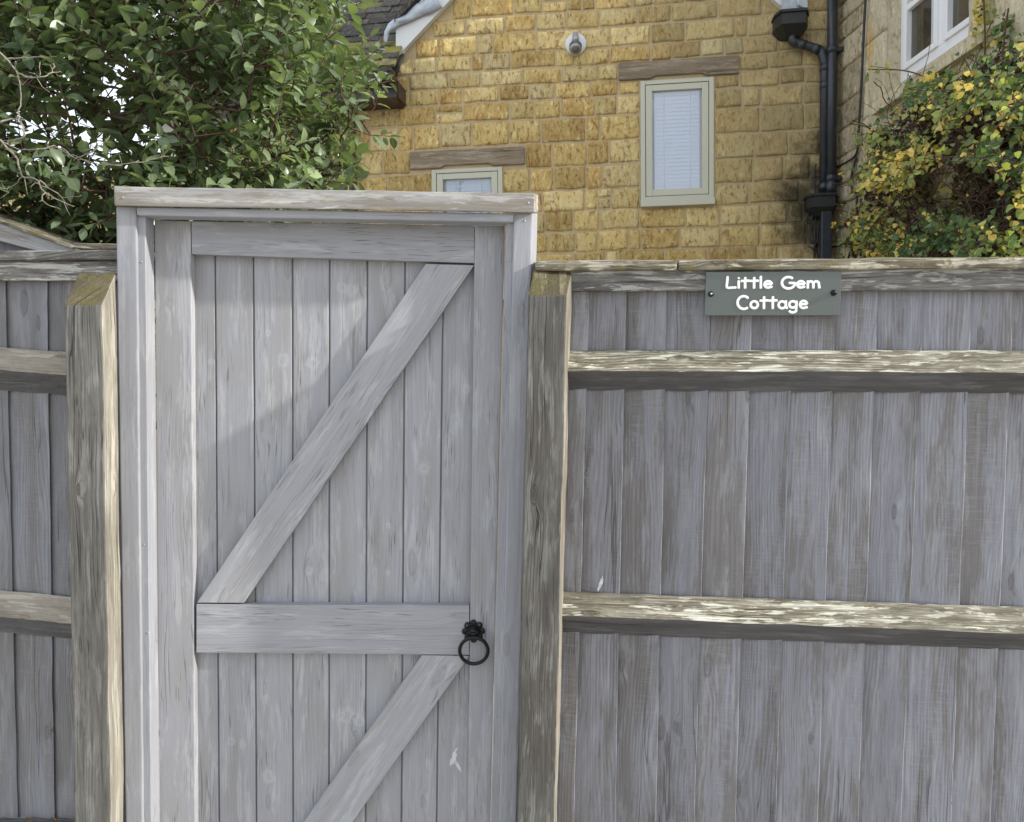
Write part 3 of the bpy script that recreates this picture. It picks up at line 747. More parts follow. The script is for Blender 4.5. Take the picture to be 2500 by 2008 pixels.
tube(m, [cc+ax*.044, cc+ax*.052], [.045, .045], 26)
m.build('lamp_head', M_steel, wl)
m = MB()
for q in (.016, .027, .038): tube(m, [cc+ax*q, cc+ax*(q+.004)], [.0462, .0462], 26)
m.build('slot', M_dkin, wl)
m = MB(); tube(m, [cc+ax*.0522, cc+ax*.0535], [.028, .028], 24); m.build('lens', simple('lamp_lens', (.16, .16, .15), .25), wl)
# ------------------------------------------------------------------ right wing
corner = H.at(sc_, 0, 0)
dW = ray(1194, 900); dW.z = 0; dW.normalize()
class PlaneW(Plane):
    def __init__(s, o, e):
        s.e = e; s.n = Vector((e.y, -e.x, 0)).normalized(); s.o = o
        if s.n.x > 0: s.n = -s.n
WG = PlaneW(corner, -dW)
wing = thing('stone_house', 'buff stone wing with a white casement window behind the climbing plant', 'house', corner)
def wpx(x, y, off=0): return WG.sz(x, y, off)
REC = -.10
fa = wpx(2198, 201, REC); fb = wpx(2364, 93, REC)
oa = fa[0]; ob = wpx(2366, 90)[0]
zsill = (fa[1]+fb[1])/2
zt = zsill+1.25
print('wing window', oa, ob, zsill, fa, fb)
WH = (oa, ob, zsill-.085, zt)
wsm = lambda a, b: -.12
wsx = lambda a, b: 2.45
WT = 5.2
m = MB(); zz_ = [1.3]
while zz_[-1] < WT-.2: zz_.append(zz_[-1]+random.uniform(.12, .24))
SUR = (oa-.20, ob+.20, zsill-.09, zt+.25)       # smooth surround
sillr = (oa-.22, ob+.22, zsill-.17, zsill-.02)
qs = wpx(2110, 100)[0]                          # smooth quoin strip starts beside the cable
courses(m, WG.at, [z for z in zz_], lambda a, b: -.01, lambda a, b: qs, [], wr=(.18, .42), tr=(.8, 1.12), gap=.008, mi=0)
for z in np.arange(1.3, WT, .47): stones(m, WG.at, qs+.004, oa-.204, z, z+.466, random.uniform(.92, 1.06), random.random(), depth=.008, mi=2, rnd=.008, bumpy=.002)
courses(m, WG.at, [z for z in zz_ if z < zsill-.16]+[zsill-.087], lambda a, b: oa-.20, wsx, [], wr=(.3, .6), tr=(.85, 1.1), gap=.006, mi=2, depth=.008, bumpy=.003)
courses(m, WG.at, list(np.arange(zsill-.17, WT, .31)), lambda a, b: ob+.20, wsx, [], wr=(.35, .7), tr=(.9, 1.1), gap=.005, mi=2, depth=.006, bumpy=.002)
for x0, x1 in ((oa-.20, oa), (ob, ob+.20)):
    for z in np.arange(zsill-.087, zt, .42): stones(m, WG.at, x0, x1, z, z+.414, random.uniform(.92, 1.05), random.random(), depth=.01, mi=2, rnd=.008, bumpy=.0015)
stones(m, WG.at, oa-.20, ob+.20, zt, zt+.25, 1, .5, depth=.01, mi=2, rnd=.008, bumpy=.0015)
sheet(m, WG.at, (0, WT), wsm, wsx, [WH], -.004, 1, .2)
# near end and back of the wing
pe = [WG.at(2.45, 0, -.004), WG.at(2.45, 0, -4), WG.at(2.45, WT, -4), WG.at(2.45, WT, -.004)]
m.add(pe, [(0, 1, 2, 3)], [[(0, 0)]*4], 1, .5, False, 1)
m.build('wall', [M_wing, M_mortar, M_ashlar], wing)
m = MB(); AXW = (WG.e, WG.n, Vector((0, 0, 1)))
s0, s1 = oa-.16, ob+.16
st_, sb_ = wpx(2126, 255, .06), wpx(2122, 286, .06); s0 = st_[0]; s1 = ob+.2
F = [WG.at(s0, sb_[1], .06), WG.at(s1, sb_[1], .06), WG.at(s1, st_[1], .06), WG.at(s0, st_[1], .06)]
B = [WG.at(s0, sb_[1], -.02), WG.at(s1, sb_[1], -.02), WG.at(s1, st_[1]+.03, -.02), WG.at(s0, st_[1]+.03, -.02)]
hexa(m, F, B, WG.e, bev=.006, seg=2, cuts=10, rough=.002); m.build('sill', M_ashlar, wing)
m = MB()
for a0, a1, b0, b1 in ((oa-.02, oa, zsill-.015, zt),):
    box(m, WG.at(oa-.012, (zsill+zt)/2-.12, -.15), AXW, (.024, .29, zt-zsill+.24), bev=.002)
box(m, WG.at(ob+.012, (zsill+zt)/2-.12, -.15), AXW, (.024, .29, zt-zsill+.24), bev=.002)
box(m, WG.at((oa+ob)/2, zt+.012, -.15), AXW, (ob-oa, .29, .024), bev=.002)
F = [WG.at(oa, zsill-.20, -.003), WG.at(ob, zsill-.20, -.003), WG.at(ob, zsill-.087, -.003), WG.at(oa, zsill-.087, -.003)]
B = [WG.at(oa, zsill-.20, -.16), WG.at(ob, zsill-.20, -.16), WG.at(ob, zsill-.004, -.16), WG.at(oa, zsill-.004, -.16)]
hexa(m, F, B, WG.e, bev=.002)
m.build('window_reveal', M_ashlar, wing)
m = MB()
def wbar(m, a, b, c, d, off, th, **k): box(m, WG.at((a+b)/2, (c+d)/2, off-th/2), AXW, (b-a, th, d-c), bev=.004, seg=2, **k)
fs = fa[0]; fe = ob+.06; fo = REC+.001
print('W', oa, fa, fb, ob, st_, sb_, zsill)
mid = wpx(2300, 120, REC)[0]
wbar(m, fs, fs+.055, zsill, zt, fo, .06); wbar(m, fe-.055, fe, zsill, zt, fo, .06)
wbar(m, fs+.055, fe-.055, zsill, zsill+.06, fo-.001, .06); wbar(m, fs+.055, fe-.055, zt-.055, zt, fo-.001, .06)
wbar(m, mid-.035, mid+.035, zsill+.06, zt-.055, fo-.0005, .06)
fr = m.build('window', M_upvc, wing)
m = MB(); 
for a, b in ((fs+.055, mid-.035), (mid+.035, fe-.055)):
    sw = .035; c, d = zsill+.06, zt-.055
    wbar(m, a, a+sw, c, d, fo+.014, .05); wbar(m, b-sw, b, c, d, fo+.014, .05); wbar(m, a+sw, b-sw, c, c+sw, fo+.013, .05); wbar(m, a+sw, b-sw, d-sw, d, fo+.013, .05)
    if a < mid-.1: wbar(m, a+sw, b-sw, c+.35, c+.385, fo+.008, .03)
m.build('casement', M_upvc, fr)
m = MB(); m.add([WG.at(fs+.04, zsill+.04, fo-.02), WG.at(fe-.04, zsill+.04, fo-.02), WG.at(fe-.04, zt-.04, fo-.02), WG.at(fs+.04, zt-.04, fo-.02)], [(0, 1, 2, 3)], [[(0, 0)]*4]); m.build('pane', M_darkglass, fr)
m = MB(); wbar(m, fs-.2, fe+.2, zsill-.2, zt+.2, -.5, .02); m.build('room_lining', M_room, fr)
# wing roof
m = MB(); a = WG.at(-.3, WT, .3); b = WG.at(2.7, WT, .3); cc_ = (Vector((0, 0, 1))-WG.n).normalized()*3.2
q = [a, b, b+cc_, a+cc_]; m.add(q+[x+Vector((0, 0, .06)) for x in q], [(0, 1, 2, 3), (7, 6, 5, 4), (0, 4, 5, 1), (1, 5, 6, 2), (2, 6, 7, 3), (3, 7, 4, 0)], [[(0, 0)]*4]*6, 1, .5); m.build('roof', M_slate, wing)
m = MB()
cab(WG, [(2114, -60), (2113, 0), (2109, 74), (2103, 207), (2097, 307), (2094, 362), (2085, 384), (2060, 400), (2035, 412)], .03, .008)
cab(WG, [(2091, 384), (2079, 430), (2080, 462), (2092, 472), (2100, 470)], .03, .008)
cab(WG, [(2092, 480), (2090, 560), (2076, 590), (2040, 602), (2020, 604)], .04, .008)
cab(WG, [(2082, 570), (2080, 600), (2068, 640)], .04, .008)
m.build('cable', M_hopper, wing)
# ------------------------------------------------------------------ neighbours seen through the shrub
nb = thing('cottage', 'pale rendered cottage with dark eaves glimpsed through the evergreen shrub', 'cottage', (-4.6, 10.5, 0))
m = MB(); N_ = Plane(10.0, 0.1)
polyslab(m, [(-4.6, 0), (-2.4, 0), (-2.4, 4.9), (-4.6, 4.9)], 0, -3, N_); m.build('wall', M_render, nb)
m = MB(); polyslab(m, [(-4.3, 4.3), (-3.2, 4.3), (-3.2, 4.8), (-4.3, 4.8)], .02, .003, N_); m.build('window', M_dkin, nb)
m = MB(); polyslab(m, [(-4.75, 4.9), (-4.0, 6.45), (-2.45, 6.45), (-2.3, 4.9)], .2, -3, N_); m.build('roof', M_slate, nb)
gw = MB(); GWP = Plane(6.1, .13); gl = GWP.sz(-500, 390)
zt_ = H.sz(500, 395)[1]
courses(gw, GWP.at, list(np.arange(1.5, zt_, .17)), lambda a, b: -5.2, lambda a, b: s_left-.02, [], mi=0, res=.05)
sheet(gw, GWP.at, (0, zt_-.05), lambda a, b: -5.2, lambda a, b: s_left-.02, [], .003, 1, 1.0)
o = gw.build('garden_wall', [M_stone, M_mortar]); props(o, 'low ochre stone garden wall running left from the house behind the shrub', 'wall'); place(o, GWP.at(-3.5, 0, 0))

# ------------------------------------------------------------------ gate frame
gf = thing('gateway', 'grey painted timber frame with a weathered cap board around the gate', 'gateway', GATE.P(780, 2300))
gf.location.z = 0
G = GATE
BOT = 2390                                      # pixel row near the ground
def ext(a, b, y):                               # x on the line a-b at row y
    return a[0]+(b[0]-a[0])*(y-a[1])/(b[1]-a[1])
def vboard(mb, pl, l0, l1, r0, r1, ytop, ybot, off, th, yt2=None, back=None, **k):
    yt2 = yt2 or ytop
    pts = [(ext(l0, l1, ybot), ybot), (ext(r0, r1, ybot), ybot), (ext(r0, r1, yt2), yt2), (ext(l0, l1, ytop), ytop)]
    if back: back = [(pts[0][0]+back[0], pts[0][1]), (pts[1][0]+back[1], pts[1][1]), (pts[2][0]+back[1], pts[2][1]), (pts[3][0]+back[0], pts[3][1])]
    pxboard(mb, pl, pts, off, th, 'z', back=back, **k)
m = MB(); vboard(m, G, (283, 505), (307, 2007), (332, 505), (348, 2007), 505, BOT, 0, .09, bev=.003, seg=2, cuts=30, rough=.0007, tone=.92); m.build('post', M_frame, gf)
m = MB(); vboard(m, G, (1254, 521), (1218, 2007), (1300, 521), (1260, 2007), 521, BOT, 0, .09, back=(0, 13), bev=.004, seg=2, cuts=30, rough=.0007, tone=1.03); m.build('post', M_frame, gf)
m = MB(); vboard(m, G, (333, 527), (347, 2007), (355, 527), (370, 2007), 527, BOT, -.010, .05, bev=.002, cuts=24, rough=.0006, tone=.95); m.build('stop', M_frame, gf)
m = MB(); vboard(m, G, (1235, 544), (1198, 2007), (1257, 544), (1221, 2007), 544, BOT, -.010, .05, bev=.002, cuts=24, rough=.0006, tone=1.0); m.build('stop', M_frame, gf)
m = MB(); pxboard(m, G, [(280, 503), (1305, 519.5), (1305, 473), (278, 455)], .022, .12, 'x', back=[(284, 505), (1314, 520), (1314, 476), (282, 458)], bev=.003, seg=2, cuts=30, rough=.001, tone=1.0); m.build('cap_board', M_cap, gf)
m = MB(); pxboard(m, G, [(334, 526), (1254, 543), (1254, 522), (332, 506)], .006, .055, 'x', bev=.002, cuts=20, rough=.0005, tone=1.05); m.build('header', M_frame, gf)
for x, y in ((1241, 637), (1228, 900), (1281, 540), (1225, 1330), (1210, 1750), (346, 640), (352, 1330), (362, 1545), (300, 483), (1290, 496)):
    m = MB(); c = G.P(x, y, -.0098 if 1240 > x > 340 or x == 1241 else (.0225 if y < 500 else .0005)); tube(m, [c, c+G.n*.0012], [.0026, .0022], 10); m.build('nail', M_steel, gf)
# ------------------------------------------------------------------ gate leaf
gt = thing('gate', 'grey ledged and braced timber garden gate with a black ring latch', 'gate', GATE.P(800, 2300)); gt.location.z = 0.05
SO = -.058; TH = .028; BO = SO-TH
GB = 2360
m = MB()
seam = [((474, 630), (482, 2008)), ((525, 630), (535, 2008)), ((618.6, 630), (626, 2008)), ((713.8, 630), (715.5, 2008)), ((804.5, 630), (803, 2008)), ((897, 630), (892, 2008)), ((989, 630), (980, 2008)), ((1083, 630), (1066, 2008)), ((1166, 630), (1154, 2008))]
seam[0] = ((440, 630), (452, 2008))
for i in range(8):
    l, r_ = seam[i], seam[i+1]; g = 1.7
    vboard(m, G, (l[0][0]+g, l[0][1]), (l[1][0]+g, l[1][1]), (r_[0][0]-g, r_[0][1]), (r_[1][0]-g, r_[1][1]), 556, GB, BO, .016, bev=.0028, seg=2, cuts=26, rough=.0006, tone=random.uniform(.95, 1.05))
# tongues closing the joints
for i in range(1, 8):
    l = seam[i]; vboard(m, G, (l[0][0]-4, 630), (l[1][0]-4, 2008), (l[0][0]+4, 630), (l[1][0]+4, 2008), 560, GB-4, BO-.007, .005, bev=0, tone=.8)
m.build('board_panel', M_gate, gt)
def stile(l0, l1, r0, r1, yt, yt2, tone):
    m = MB(); vboard(m, G, l0, l1, r0, r1, yt, GB, SO, TH, yt2=yt2, bev=.002, seg=2, cuts=30, rough=.0006, tone=tone); m.build('stile', M_gate, gt)
stile((377, 550), (391, 2007), (466, 631), (476, 2007), 537.5, 540, 1.04)
stile((1159, 551), (1142, 2007), (1232, 551), (1197, 2007), 551, 552, 1.0)
def rail(pts, tone):
    m = MB(); pxboard(m, G, pts, SO-.0005, TH-.0005, 'x', bev=.002, seg=2, cuts=20, rough=.0006, tone=tone); m.build('rail', M_gate, gt)
rail([(468, 621), (1158, 643), (1158, 551), (467, 540)], .97)
rail([(479, 1594), (1146, 1600), (1146, 1479), (479, 1476)], 1.0)
rail([(483, GB), (1138, GB), (1138, GB-115), (483, GB-115)], 1.0)
def brace(pts):
    m = MB(); F = [G.P(x, y, SO-.001) for x, y in pts]; B = [p-G.n*(TH-.001) for p in F]
    hexa(m, F, B, (F[3]+F[2]-F[0]-F[1]), bev=.002, seg=2, cuts=24, rough=.0006, tone=1.06); m.build('brace', M_gate, gt)
brace([(480, 1472.5), (595, 1473), (1158, 648), (1039, 644.5)])
ly = GB-116
brace([(ext((1031, 1599), (742, 2008), ly), ly), (ext((1146, 1602), (861, 2008), ly), ly), (1146, 1602.5), (1030, 1600.5)])
# splash of white on the last board, smear
def blob(parent, pl, cx, cy, w_, h_, off, name, mat, n=26, spikes=.5, rot=0):
    m = MB(); V = [pl.P(cx, cy, off+.0006)]; 
    for i in range(n):
        a = 2*math.pi*i/n; rr = 1-spikes*abs(noise.noise(Vector((math.cos(a)*2.3, math.sin(a)*2.3, cx*.1))))*1.6
        x, y = w_*rr*math.cos(a), h_*rr*math.sin(a)
        V.append(pl.P(cx+x*math.cos(rot)-y*math.sin(rot), cy+x*math.sin(rot)+y*math.cos(rot), off+.0002))
    F = [(0, (i+1) % n+1, i+1) for i in range(n)]
    m.add(V, F, [[(0, 0)]*3]*n, smooth=True); return m.build(name, mat, parent)
M_spl = simple('white_splash', (.62, .63, .64), .7, nz=.4, nsc=130, col2=(.42, .42, .45))
for cx, cy, a, b, ro_ in ((1108, 1850, 7, 20, .2), (1117, 1868, 4, 22, -.5), (1101, 1862, 4, 11, .1), (1112, 1834, 2.5, 12, .5)):
    blob(gt, G, cx, cy, a, b, BO+.0005, 'white_splash', M_spl, rot=ro_)
# ring latch
rl = MB(); c = G.P(1156, 1541, SO+.001); X_, N__, Z_ = G.e, G.n, Vector((0, 0, 1))
tube(rl, [c, c+N__*.0035, c+N__*.005], [.021, .021, .018], 28)
for k in range(8):
    a = math.pi/8*2*k+math.pi/2; pc = c+X_*math.cos(a)*.0225+Z_*math.sin(a)*.0225
    tube(rl, [pc, pc+N__*.003, pc+N__*.0045], [.0088, .0088, .0065], 14)
latch = rl.build('ring_latch', M_black, gt)
dks = simple('dark_steel', (.10, .10, .10), .35, metal=.8)
for k in (1, 3, 5, 7):
    m = MB(); a = math.pi/4*k+math.pi/2; pc = c+X_*math.cos(a)*.0235+Z_*math.sin(a)*.0235+N__*.0046
    tube(m, [pc, pc+N__*.0015], [.0035, .0028], 10); m.build('screw', dks, latch)
m = MB(); tube(m, [c, c+N__*.006, c+N__*.011, c+N__*.016, c+N__*.021], [.0185, .0185, .016, .0115, .009], 24)
tube(m, [c+N__*.018-X_*.009-Z_*.006, c+N__*.018-X_*.009+Z_*.006], .005, 8); tube(m, [c+N__*.018+X_*.009-Z_*.006, c+N__*.018+X_*.009+Z_*.006], .005, 8)
box(m, c+N__*.022-Z_*.008, (X_, N__, Z_), (.014, .014, .024), bev=.003, seg=2)
m.build('boss', M_black, latch)
m = MB(); rc = c+N__*.026-Z_*.0445+X_*.001; n = 48; rr = .0375; V = []
pts = [rc+X_*math.cos(2*math.pi*i/n)*rr+Z_*math.sin(2*math.pi*i/n)*rr-N__*(.006*math.sin(2*math.pi*i/n)*-1) for i in range(n+1)]
tube(m, pts, .0048, 12, cap=False); m.build('ring', M_black, latch)

# ------------------------------------------------------------------ fences
def rail3(mb_top, mb_low, pl, tops, ridges, bots, prot, axis_n=26, name='arris_rail', parent=None):
    """triangular arris rail: upper sloping face, lower sloping face; each list = left,right pixel"""
    def mk(mat, q0, q1, o0, o1, tn):
        m = MB(); a, b = pl.P(*q0[0], o0), pl.P(*q0[1], o0); c_, d_ = pl.P(*q1[1], o1), pl.P(*q1[0], o1)
        return a, b, c_, d_
    T0, T1 = pl.P(*tops[0], .013), pl.P(*tops[1], .013); R0, R1 = pl.P(*ridges[0], prot), pl.P(*ridges[1], prot); B0, B1 = pl.P(*bots[0], .010), pl.P(*bots[1], .010)
    m = MB(); n = 60; V = []; F = []; U = []; ou = random.random()*20
    of = Vector((random.random()*50, 3, 1)); K = 6
    for i in range(n+1):
        f = i/n; T, Rr, Bb = T0.lerp(T1, f), R0.lerp(R1, f), B0.lerp(B1, f)
        row = []
        for k in range(K+1): row.append((T.lerp(Rr, k/K), 0 if k < K else .5))
        for k in range(1, K+1): row.append((Rr.lerp(Bb, k/K), 1))
        for k, (p, _) in enumerate(row):
            q = noise.noise_vector(Vector((f*14, k*.55, 0))+of)*.0022+noise.noise_vector(Vector((f*60, k*1.3, 4))+of)*.0009
            V.append(p+Vector((0, q.y, q.z)))
    W = 2*K+1; L = (T1-T0).length
    wid = (T0-R0).length
    for i in range(n):
        for k in range(2*K):
            a = i*W+k; F.append((a, a+1, a+1+W, a+W))
            U.append([(ou+L*i/n, k/K*wid), (ou+L*i/n, (k+1)/K*wid), (ou+L*(i+1)/n, (k+1)/K*wid), (ou+L*(i+1)/n, k/K*wid)])
    F = [f[::-1] for f in F]; U = [u[::-1] for u in U]
    nf = len(F); mb = MB(); mb.add(V, F, U, 1.0, .5, False)
    mb.f = [f[::-1] for f in mb.f]; mb.uv = [u[::-1] for u in mb.uv]
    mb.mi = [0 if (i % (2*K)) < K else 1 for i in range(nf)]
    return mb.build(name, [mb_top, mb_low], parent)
fr_ = thing('fence', 'long grey feather-edge fence right of the gate carrying the name plate', 'fence', (.75, 2.0, 0))
m = MB()
sx_top = [1330, 1425.5, 1518, 1617, 1722, 1824, 1924, 2026, 2128, 2239, 2357, 2458, 2560, 2662, 2765]
sx_bot = [1300, 1395, 1496, 1596, 1689, 1789, 1887, 1990, 2089, 2194, 2316, 2412, 2510, 2610, 2710]
for i in range(len(sx_top)-1):
    # feather edge: thick left lip lies over the thin right edge of its neighbour
    l0, l1 = (sx_top[i], 964), (sx_bot[i], 2008); r0, r1 = (sx_top[i+1]+6, 964), (sx_bot[i+1]+6, 2008)
    yt = 650; yb = 2420; th = .011
    def pp(x0, x1, y, off): return FR.P(ext(x0, x1, y), y, off)
    sk = random.uniform(-.001, .001)
    F = [pp(l0, l1, yb, .001+sk), pp(r0, r1, yb, 0.0125+sk), pp(r0, r1, yt, .0125), pp(l0, l1, yt, .001)]
    B = [pp(l0, l1, yb, -.004), pp(r0, r1, yb, -.004), pp(r0, r1, yt, -.004), pp(l0, l1, yt, -.004)]
    hexa(m, F, B, F[3]-F[0], bev=.0012, cuts=40, rough=.0016, nsc=7, tone=random.uniform(.82, 1.10))
m.build('boarding', M_fence, fr_)
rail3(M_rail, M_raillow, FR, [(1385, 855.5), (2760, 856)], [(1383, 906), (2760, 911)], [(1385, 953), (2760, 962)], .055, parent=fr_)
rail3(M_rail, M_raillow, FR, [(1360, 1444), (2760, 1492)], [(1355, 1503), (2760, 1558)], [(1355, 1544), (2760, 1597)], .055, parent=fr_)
m = MB(); pxboard(m, FR, [(1330, 711), (2760, 710), (2760, 652), (1330, 661)], .030, .030, 'x', bev=.003, seg=2, cuts=50, rough=.0022, tone=1); m.build('top_rail', M_toprail, fr_)
def capr(x0, x1, y0, y1, t):
    m = MB(); F = [FR.P(x0, y0[1], .045), FR.P(x1, y1[1], .045), FR.P(x1, y1[0]+4, .045), FR.P(x0, y0[0]+4, .045)]
    u = Vector((0, 0, 1)); B = [p-FR.n*.10+u*.010*(i > 1) for i, p in enumerate(F)]
    # top face tips to the front
    B[2] += u*.006; B[3] += u*.006
    hexa(m, F, B, FR.e, bev=.006, seg=2, cuts=40, rough=.002, tone=t); m.build('capping', M_capr, fr_)
capr(1307, 1654, (634, 661), (634, 660.5), 1.0)
capr(1657, 2760, (633, 660), (624, 653), 1.08)
def roughpost(par, pl, ft, fb, off, dep, back_t, back_b, top_y, low_y, tone):
    """squared post with a slanted top: ft=(xl,xr) at low_y row, fb=(xl,xr) at row 2007"""
    def Q(xl, xr, y): return xl, xr, y
    bm = bmesh.new(); yb = 2440
    xl = lambda y: ext((ft[0], low_y), (fb[0], 2007), y); xr = lambda y: ext((ft[1], low_y), (fb[1], 2007), y)
    bl = lambda y: xl(y)+back_t[0]; br = lambda y: ext((back_t[1], low_y), (back_b, 2007), y)
    F = [pl.P(xl(yb), yb, off), pl.P(xr(yb), yb, off), pl.P(xr(low_y), low_y, off), pl.P(xl(low_y), low_y, off)]
    Bk = [pl.P(bl(yb), yb, off-dep), pl.P(br(yb), yb, off-dep), pl.P(back_t[3], top_y, off-dep), pl.P(back_t[2], top_y, off-dep)]
    m = MB(); hexa(m, F, Bk, F[3]-F[0], bev=.004, seg=2, cuts=70, rough=.0027, nsc=6, tone=tone)
    # the slanted top is the face whose normal leans up: use the mossy end-grain material
    V = [Vector(v) for v in m.v]
    for i, f in enumerate(m.f):
        n = (V[f[1]]-V[f[0]]).cross(V[f[2]]-V[f[0]])
        if n.length > 0:
            n.normalize()
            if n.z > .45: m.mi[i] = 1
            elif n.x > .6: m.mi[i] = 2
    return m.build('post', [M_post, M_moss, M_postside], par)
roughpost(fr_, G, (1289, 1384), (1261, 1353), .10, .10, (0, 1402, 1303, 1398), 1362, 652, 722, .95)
m = MB()
M_smear = M_spl
blob(fr_, FR, 1466, 1426, 5, 21, .009, 'paint_smear', M_smear, rot=.35, spikes=.35)

fl = thing('fence', 'short dull grey fence at the left of the gate behind a mossy post', 'fence', (-1.15, 2.05, 0))
m = MB(); xt = [-210, -93, 8, 109, 215, 290]; xb = [-180, -63, 38, 128, 228, 310]
for i in range(len(xt)-1):
    l0, l1 = (xt[i], 700), (xb[i], 2008); r0, r1 = (xt[i+1]+6, 700), (xb[i+1]+6, 2008); yt = 650; yb = 2420
    def pp(x0, x1, y, off): return FL.P(ext(x0, x1, y), y, off)
    F = [pp(l0, l1, yb, .001), pp(r0, r1, yb, .010), pp(r0, r1, yt, .010), pp(l0, l1, yt, .001)]
    B = [pp(l0, l1, yb, -.004), pp(r0, r1, yb, -.004), pp(r0, r1, yt, -.004), pp(l0, l1, yt, -.004)]
    hexa(m, F, B, F[3]-F[0], bev=.0012, cuts=40, rough=.0016, nsc=7, tone=random.uniform(.9, 1.05))
m.build('boarding', M_fencel, fl)
M_railL = wood('brown_rail', (.30, .265, .21), (.20, .17, .13), (.42, .39, .33), (.09, .075, .055), .42, .6, .45, .5, .5, .9, .6, pale=.6)
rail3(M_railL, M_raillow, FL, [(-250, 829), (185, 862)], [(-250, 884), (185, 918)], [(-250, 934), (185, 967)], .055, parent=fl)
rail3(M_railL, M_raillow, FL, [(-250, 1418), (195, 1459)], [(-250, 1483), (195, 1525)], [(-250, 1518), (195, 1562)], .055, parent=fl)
m = MB(); pxboard(m, FL, [(-250, 684), (291, 686), (291, 637), (-250, 637)], .030, .030, 'x', bev=.003, seg=2, cuts=40, rough=.0022, tone=1.25); m.build('top_rail', M_toprail, fl)
m = MB(); F = [FL.P(-250, 636, .045), FL.P(289, 635, .045), FL.P(289, 611, .045), FL.P(-250, 612, .045)]; B = [p-FL.n*.1+Vector((0, 0, .012))*(i > 1) for i, p in enumerate(F)]
hexa(m, F, B, FL.e, bev=.004, seg=2, cuts=40, rough=.0018, tone=1.1); m.build('capping', M_toprail, fl)
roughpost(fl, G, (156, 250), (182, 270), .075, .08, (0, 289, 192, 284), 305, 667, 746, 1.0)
m = MB(); pxboard(m, FL, [(-250, 2420), (250, 2420), (250, 2012), (-250, 2003)], .03, .03, 'x', bev=.004, seg=2, cuts=20, rough=.002, tone=.8); m.build('gravel_board', M_toprail, fl)
def dryleaf(x, y, r_, ang, lab):
    m = MB(); c = FL.P(x, y, .02); V = []; F = []; n = 6
    for i in range(n+1):
        t = i/n; wv = math.sin(math.pi*t**.8)*r_*.4
        for k in (-1, 0, 1):
            loc = Vector(((t-.5)*2*r_, k*wv*.6, abs(k)*wv*.6+.004*math.sin(t*7)+.004))
            V.append(c+Matrix.Rotation(ang, 3, 'Z') @ loc)
    for i in range(n):
        for k in range(2): a = i*3+k; F.append((a, a+3, a+4, a+1))
    m.add(V, F, [[(0, 0)]*4]*len(F), smooth=True); o = m.build('dry_leaf', M_dry); props(o, lab, 'dry leaf'); place(o, c); return o
dryleaf(72, 2004, .016, .3, 'small curled brown leaf lying on the gravel board at the bottom left corner')
dryleaf(132, 2005, .014, -.4, 'small brown leaf fragment on the gravel board close to the mossy post')

# ------------------------------------------------------------------ name plate
sg = thing('name_plate', 'grey green house name plate with white lettering screwed to the fence', 'sign', FR.P(1887, 718, .034))
SP = .040
m = MB(); pxboard(m, FR, [(1720, 771), (2051, 770.5), (2055, 663.5), (1724, 664.5)], SP, .006, 'x', bev=.0012, seg=2, tone=1); m.build('plate', M_plate, sg)
# stroke letters on a unit grid: x right, y up, baseline 0, x-height .62, cap 1
def arc(cx, cy, rx, ry, a0, a1, n=14): return [(cx+rx*math.cos(R(a0+(a1-a0)*i/n)), cy+ry*math.sin(R(a0+(a1-a0)*i/n))) for i in range(n+1)]
GL = {
 'L': (.62, [[(.10, .98), (.07, .5), (.06, .05), (.30, .03), (.56, .05)]]),
 'i': (.24, [[(.12, .60), (.12, .02)], [(.13, .86), (.135, .875)]]),
 't': (.52, [[(.26, .90), (.25, .45), (.25, .02)], [(.04, .62), (.48, .64)]]),
 'l': (.24, [[(.12, 1.0), (.12, .02)]]),
 'e': (.60, [[(.09, .32), (.50, .36)]+arc(.30, .32, .21, .28, 10, 310, 16)[1:]+[(.50, .10)]]),
 'G': (.88, [arc(.46, .46, .38, .50, 55, 335, 20)+[(.82, .42)], [(.52, .45), (.85, .43)]]),
 'm': (.86, [[(.10, .60), (.10, .02)], [(.10, .40)]+arc(.265, .38, .155, .20, 160, 0, 8)+[(.42, .03)], [(.42, .38)]+arc(.585, .38, .155, .20, 160, 0, 8)+[(.75, .20), (.77, .03)]]),
 'C': (.74, [arc(.42, .47, .36, .50, 48, 305, 20)]),
 'o': (.62, [arc(.30, .30, .21, .27, 90, 450, 20)]),
 'a': (.62, [arc(.28, .29, .21, .27, 50, 320, 16), [(.50, .58), (.49, .25), (.56, .03)]]),
 'g': (.62, [arc(.28, .32, .20, .25, 50, 325, 16), [(.50, .56), (.49, .10)]+arc(.28, -.10, .21, .20, 10, -150, 10)]),
 ' ': (.42, []),
}
def word(txt, x0, x1, base, capy, name):
    tot = sum(GL[c][0] for c in txt); sxx = (x1-x0)/tot; sy = base-capy; m = MB(); x = x0; h = 0
    for ch in txt:
        wd, st = GL[ch]
        for s_ in st:
            if len(s_) < 3: P_ = [FR.P(x+a*sxx, base-b*sy, SP+.0008) for a, b in s_]
            else: P_ = spl([FR.P(x+a*sxx, base-b*sy, SP+.0008) for a, b in s_], 2)
            rr = .0031
            d0 = (P_[0]-P_[1]).normalized(); d1 = (P_[-1]-P_[-2]).normalized()
            P_ = [P_[0]+d0*rr*.7, P_[0]+d0*rr*.35]+P_+[P_[-1]+d1*rr*.35, P_[-1]+d1*rr*.7]
            rad = [rr*.55, rr*.88]+[rr]*(len(P_)-4)+[rr*.88, rr*.55]
            tube(m, P_, rad, 12, flat=(FR.n, .12))
        x += wd*sxx
    m.build(name, M_letter, sg)
word('Little Gem', 1772, 2004, 704, 676, 'lettering')
word('Cottage', 1798, 1974, 754, 723, 'lettering')
m = MB(); c = FR.P(1735.5, 718.5, SP); tube(m, [c, c+FR.n*.003, c+FR.n*.005], [.0068, .0068, .005], 16)
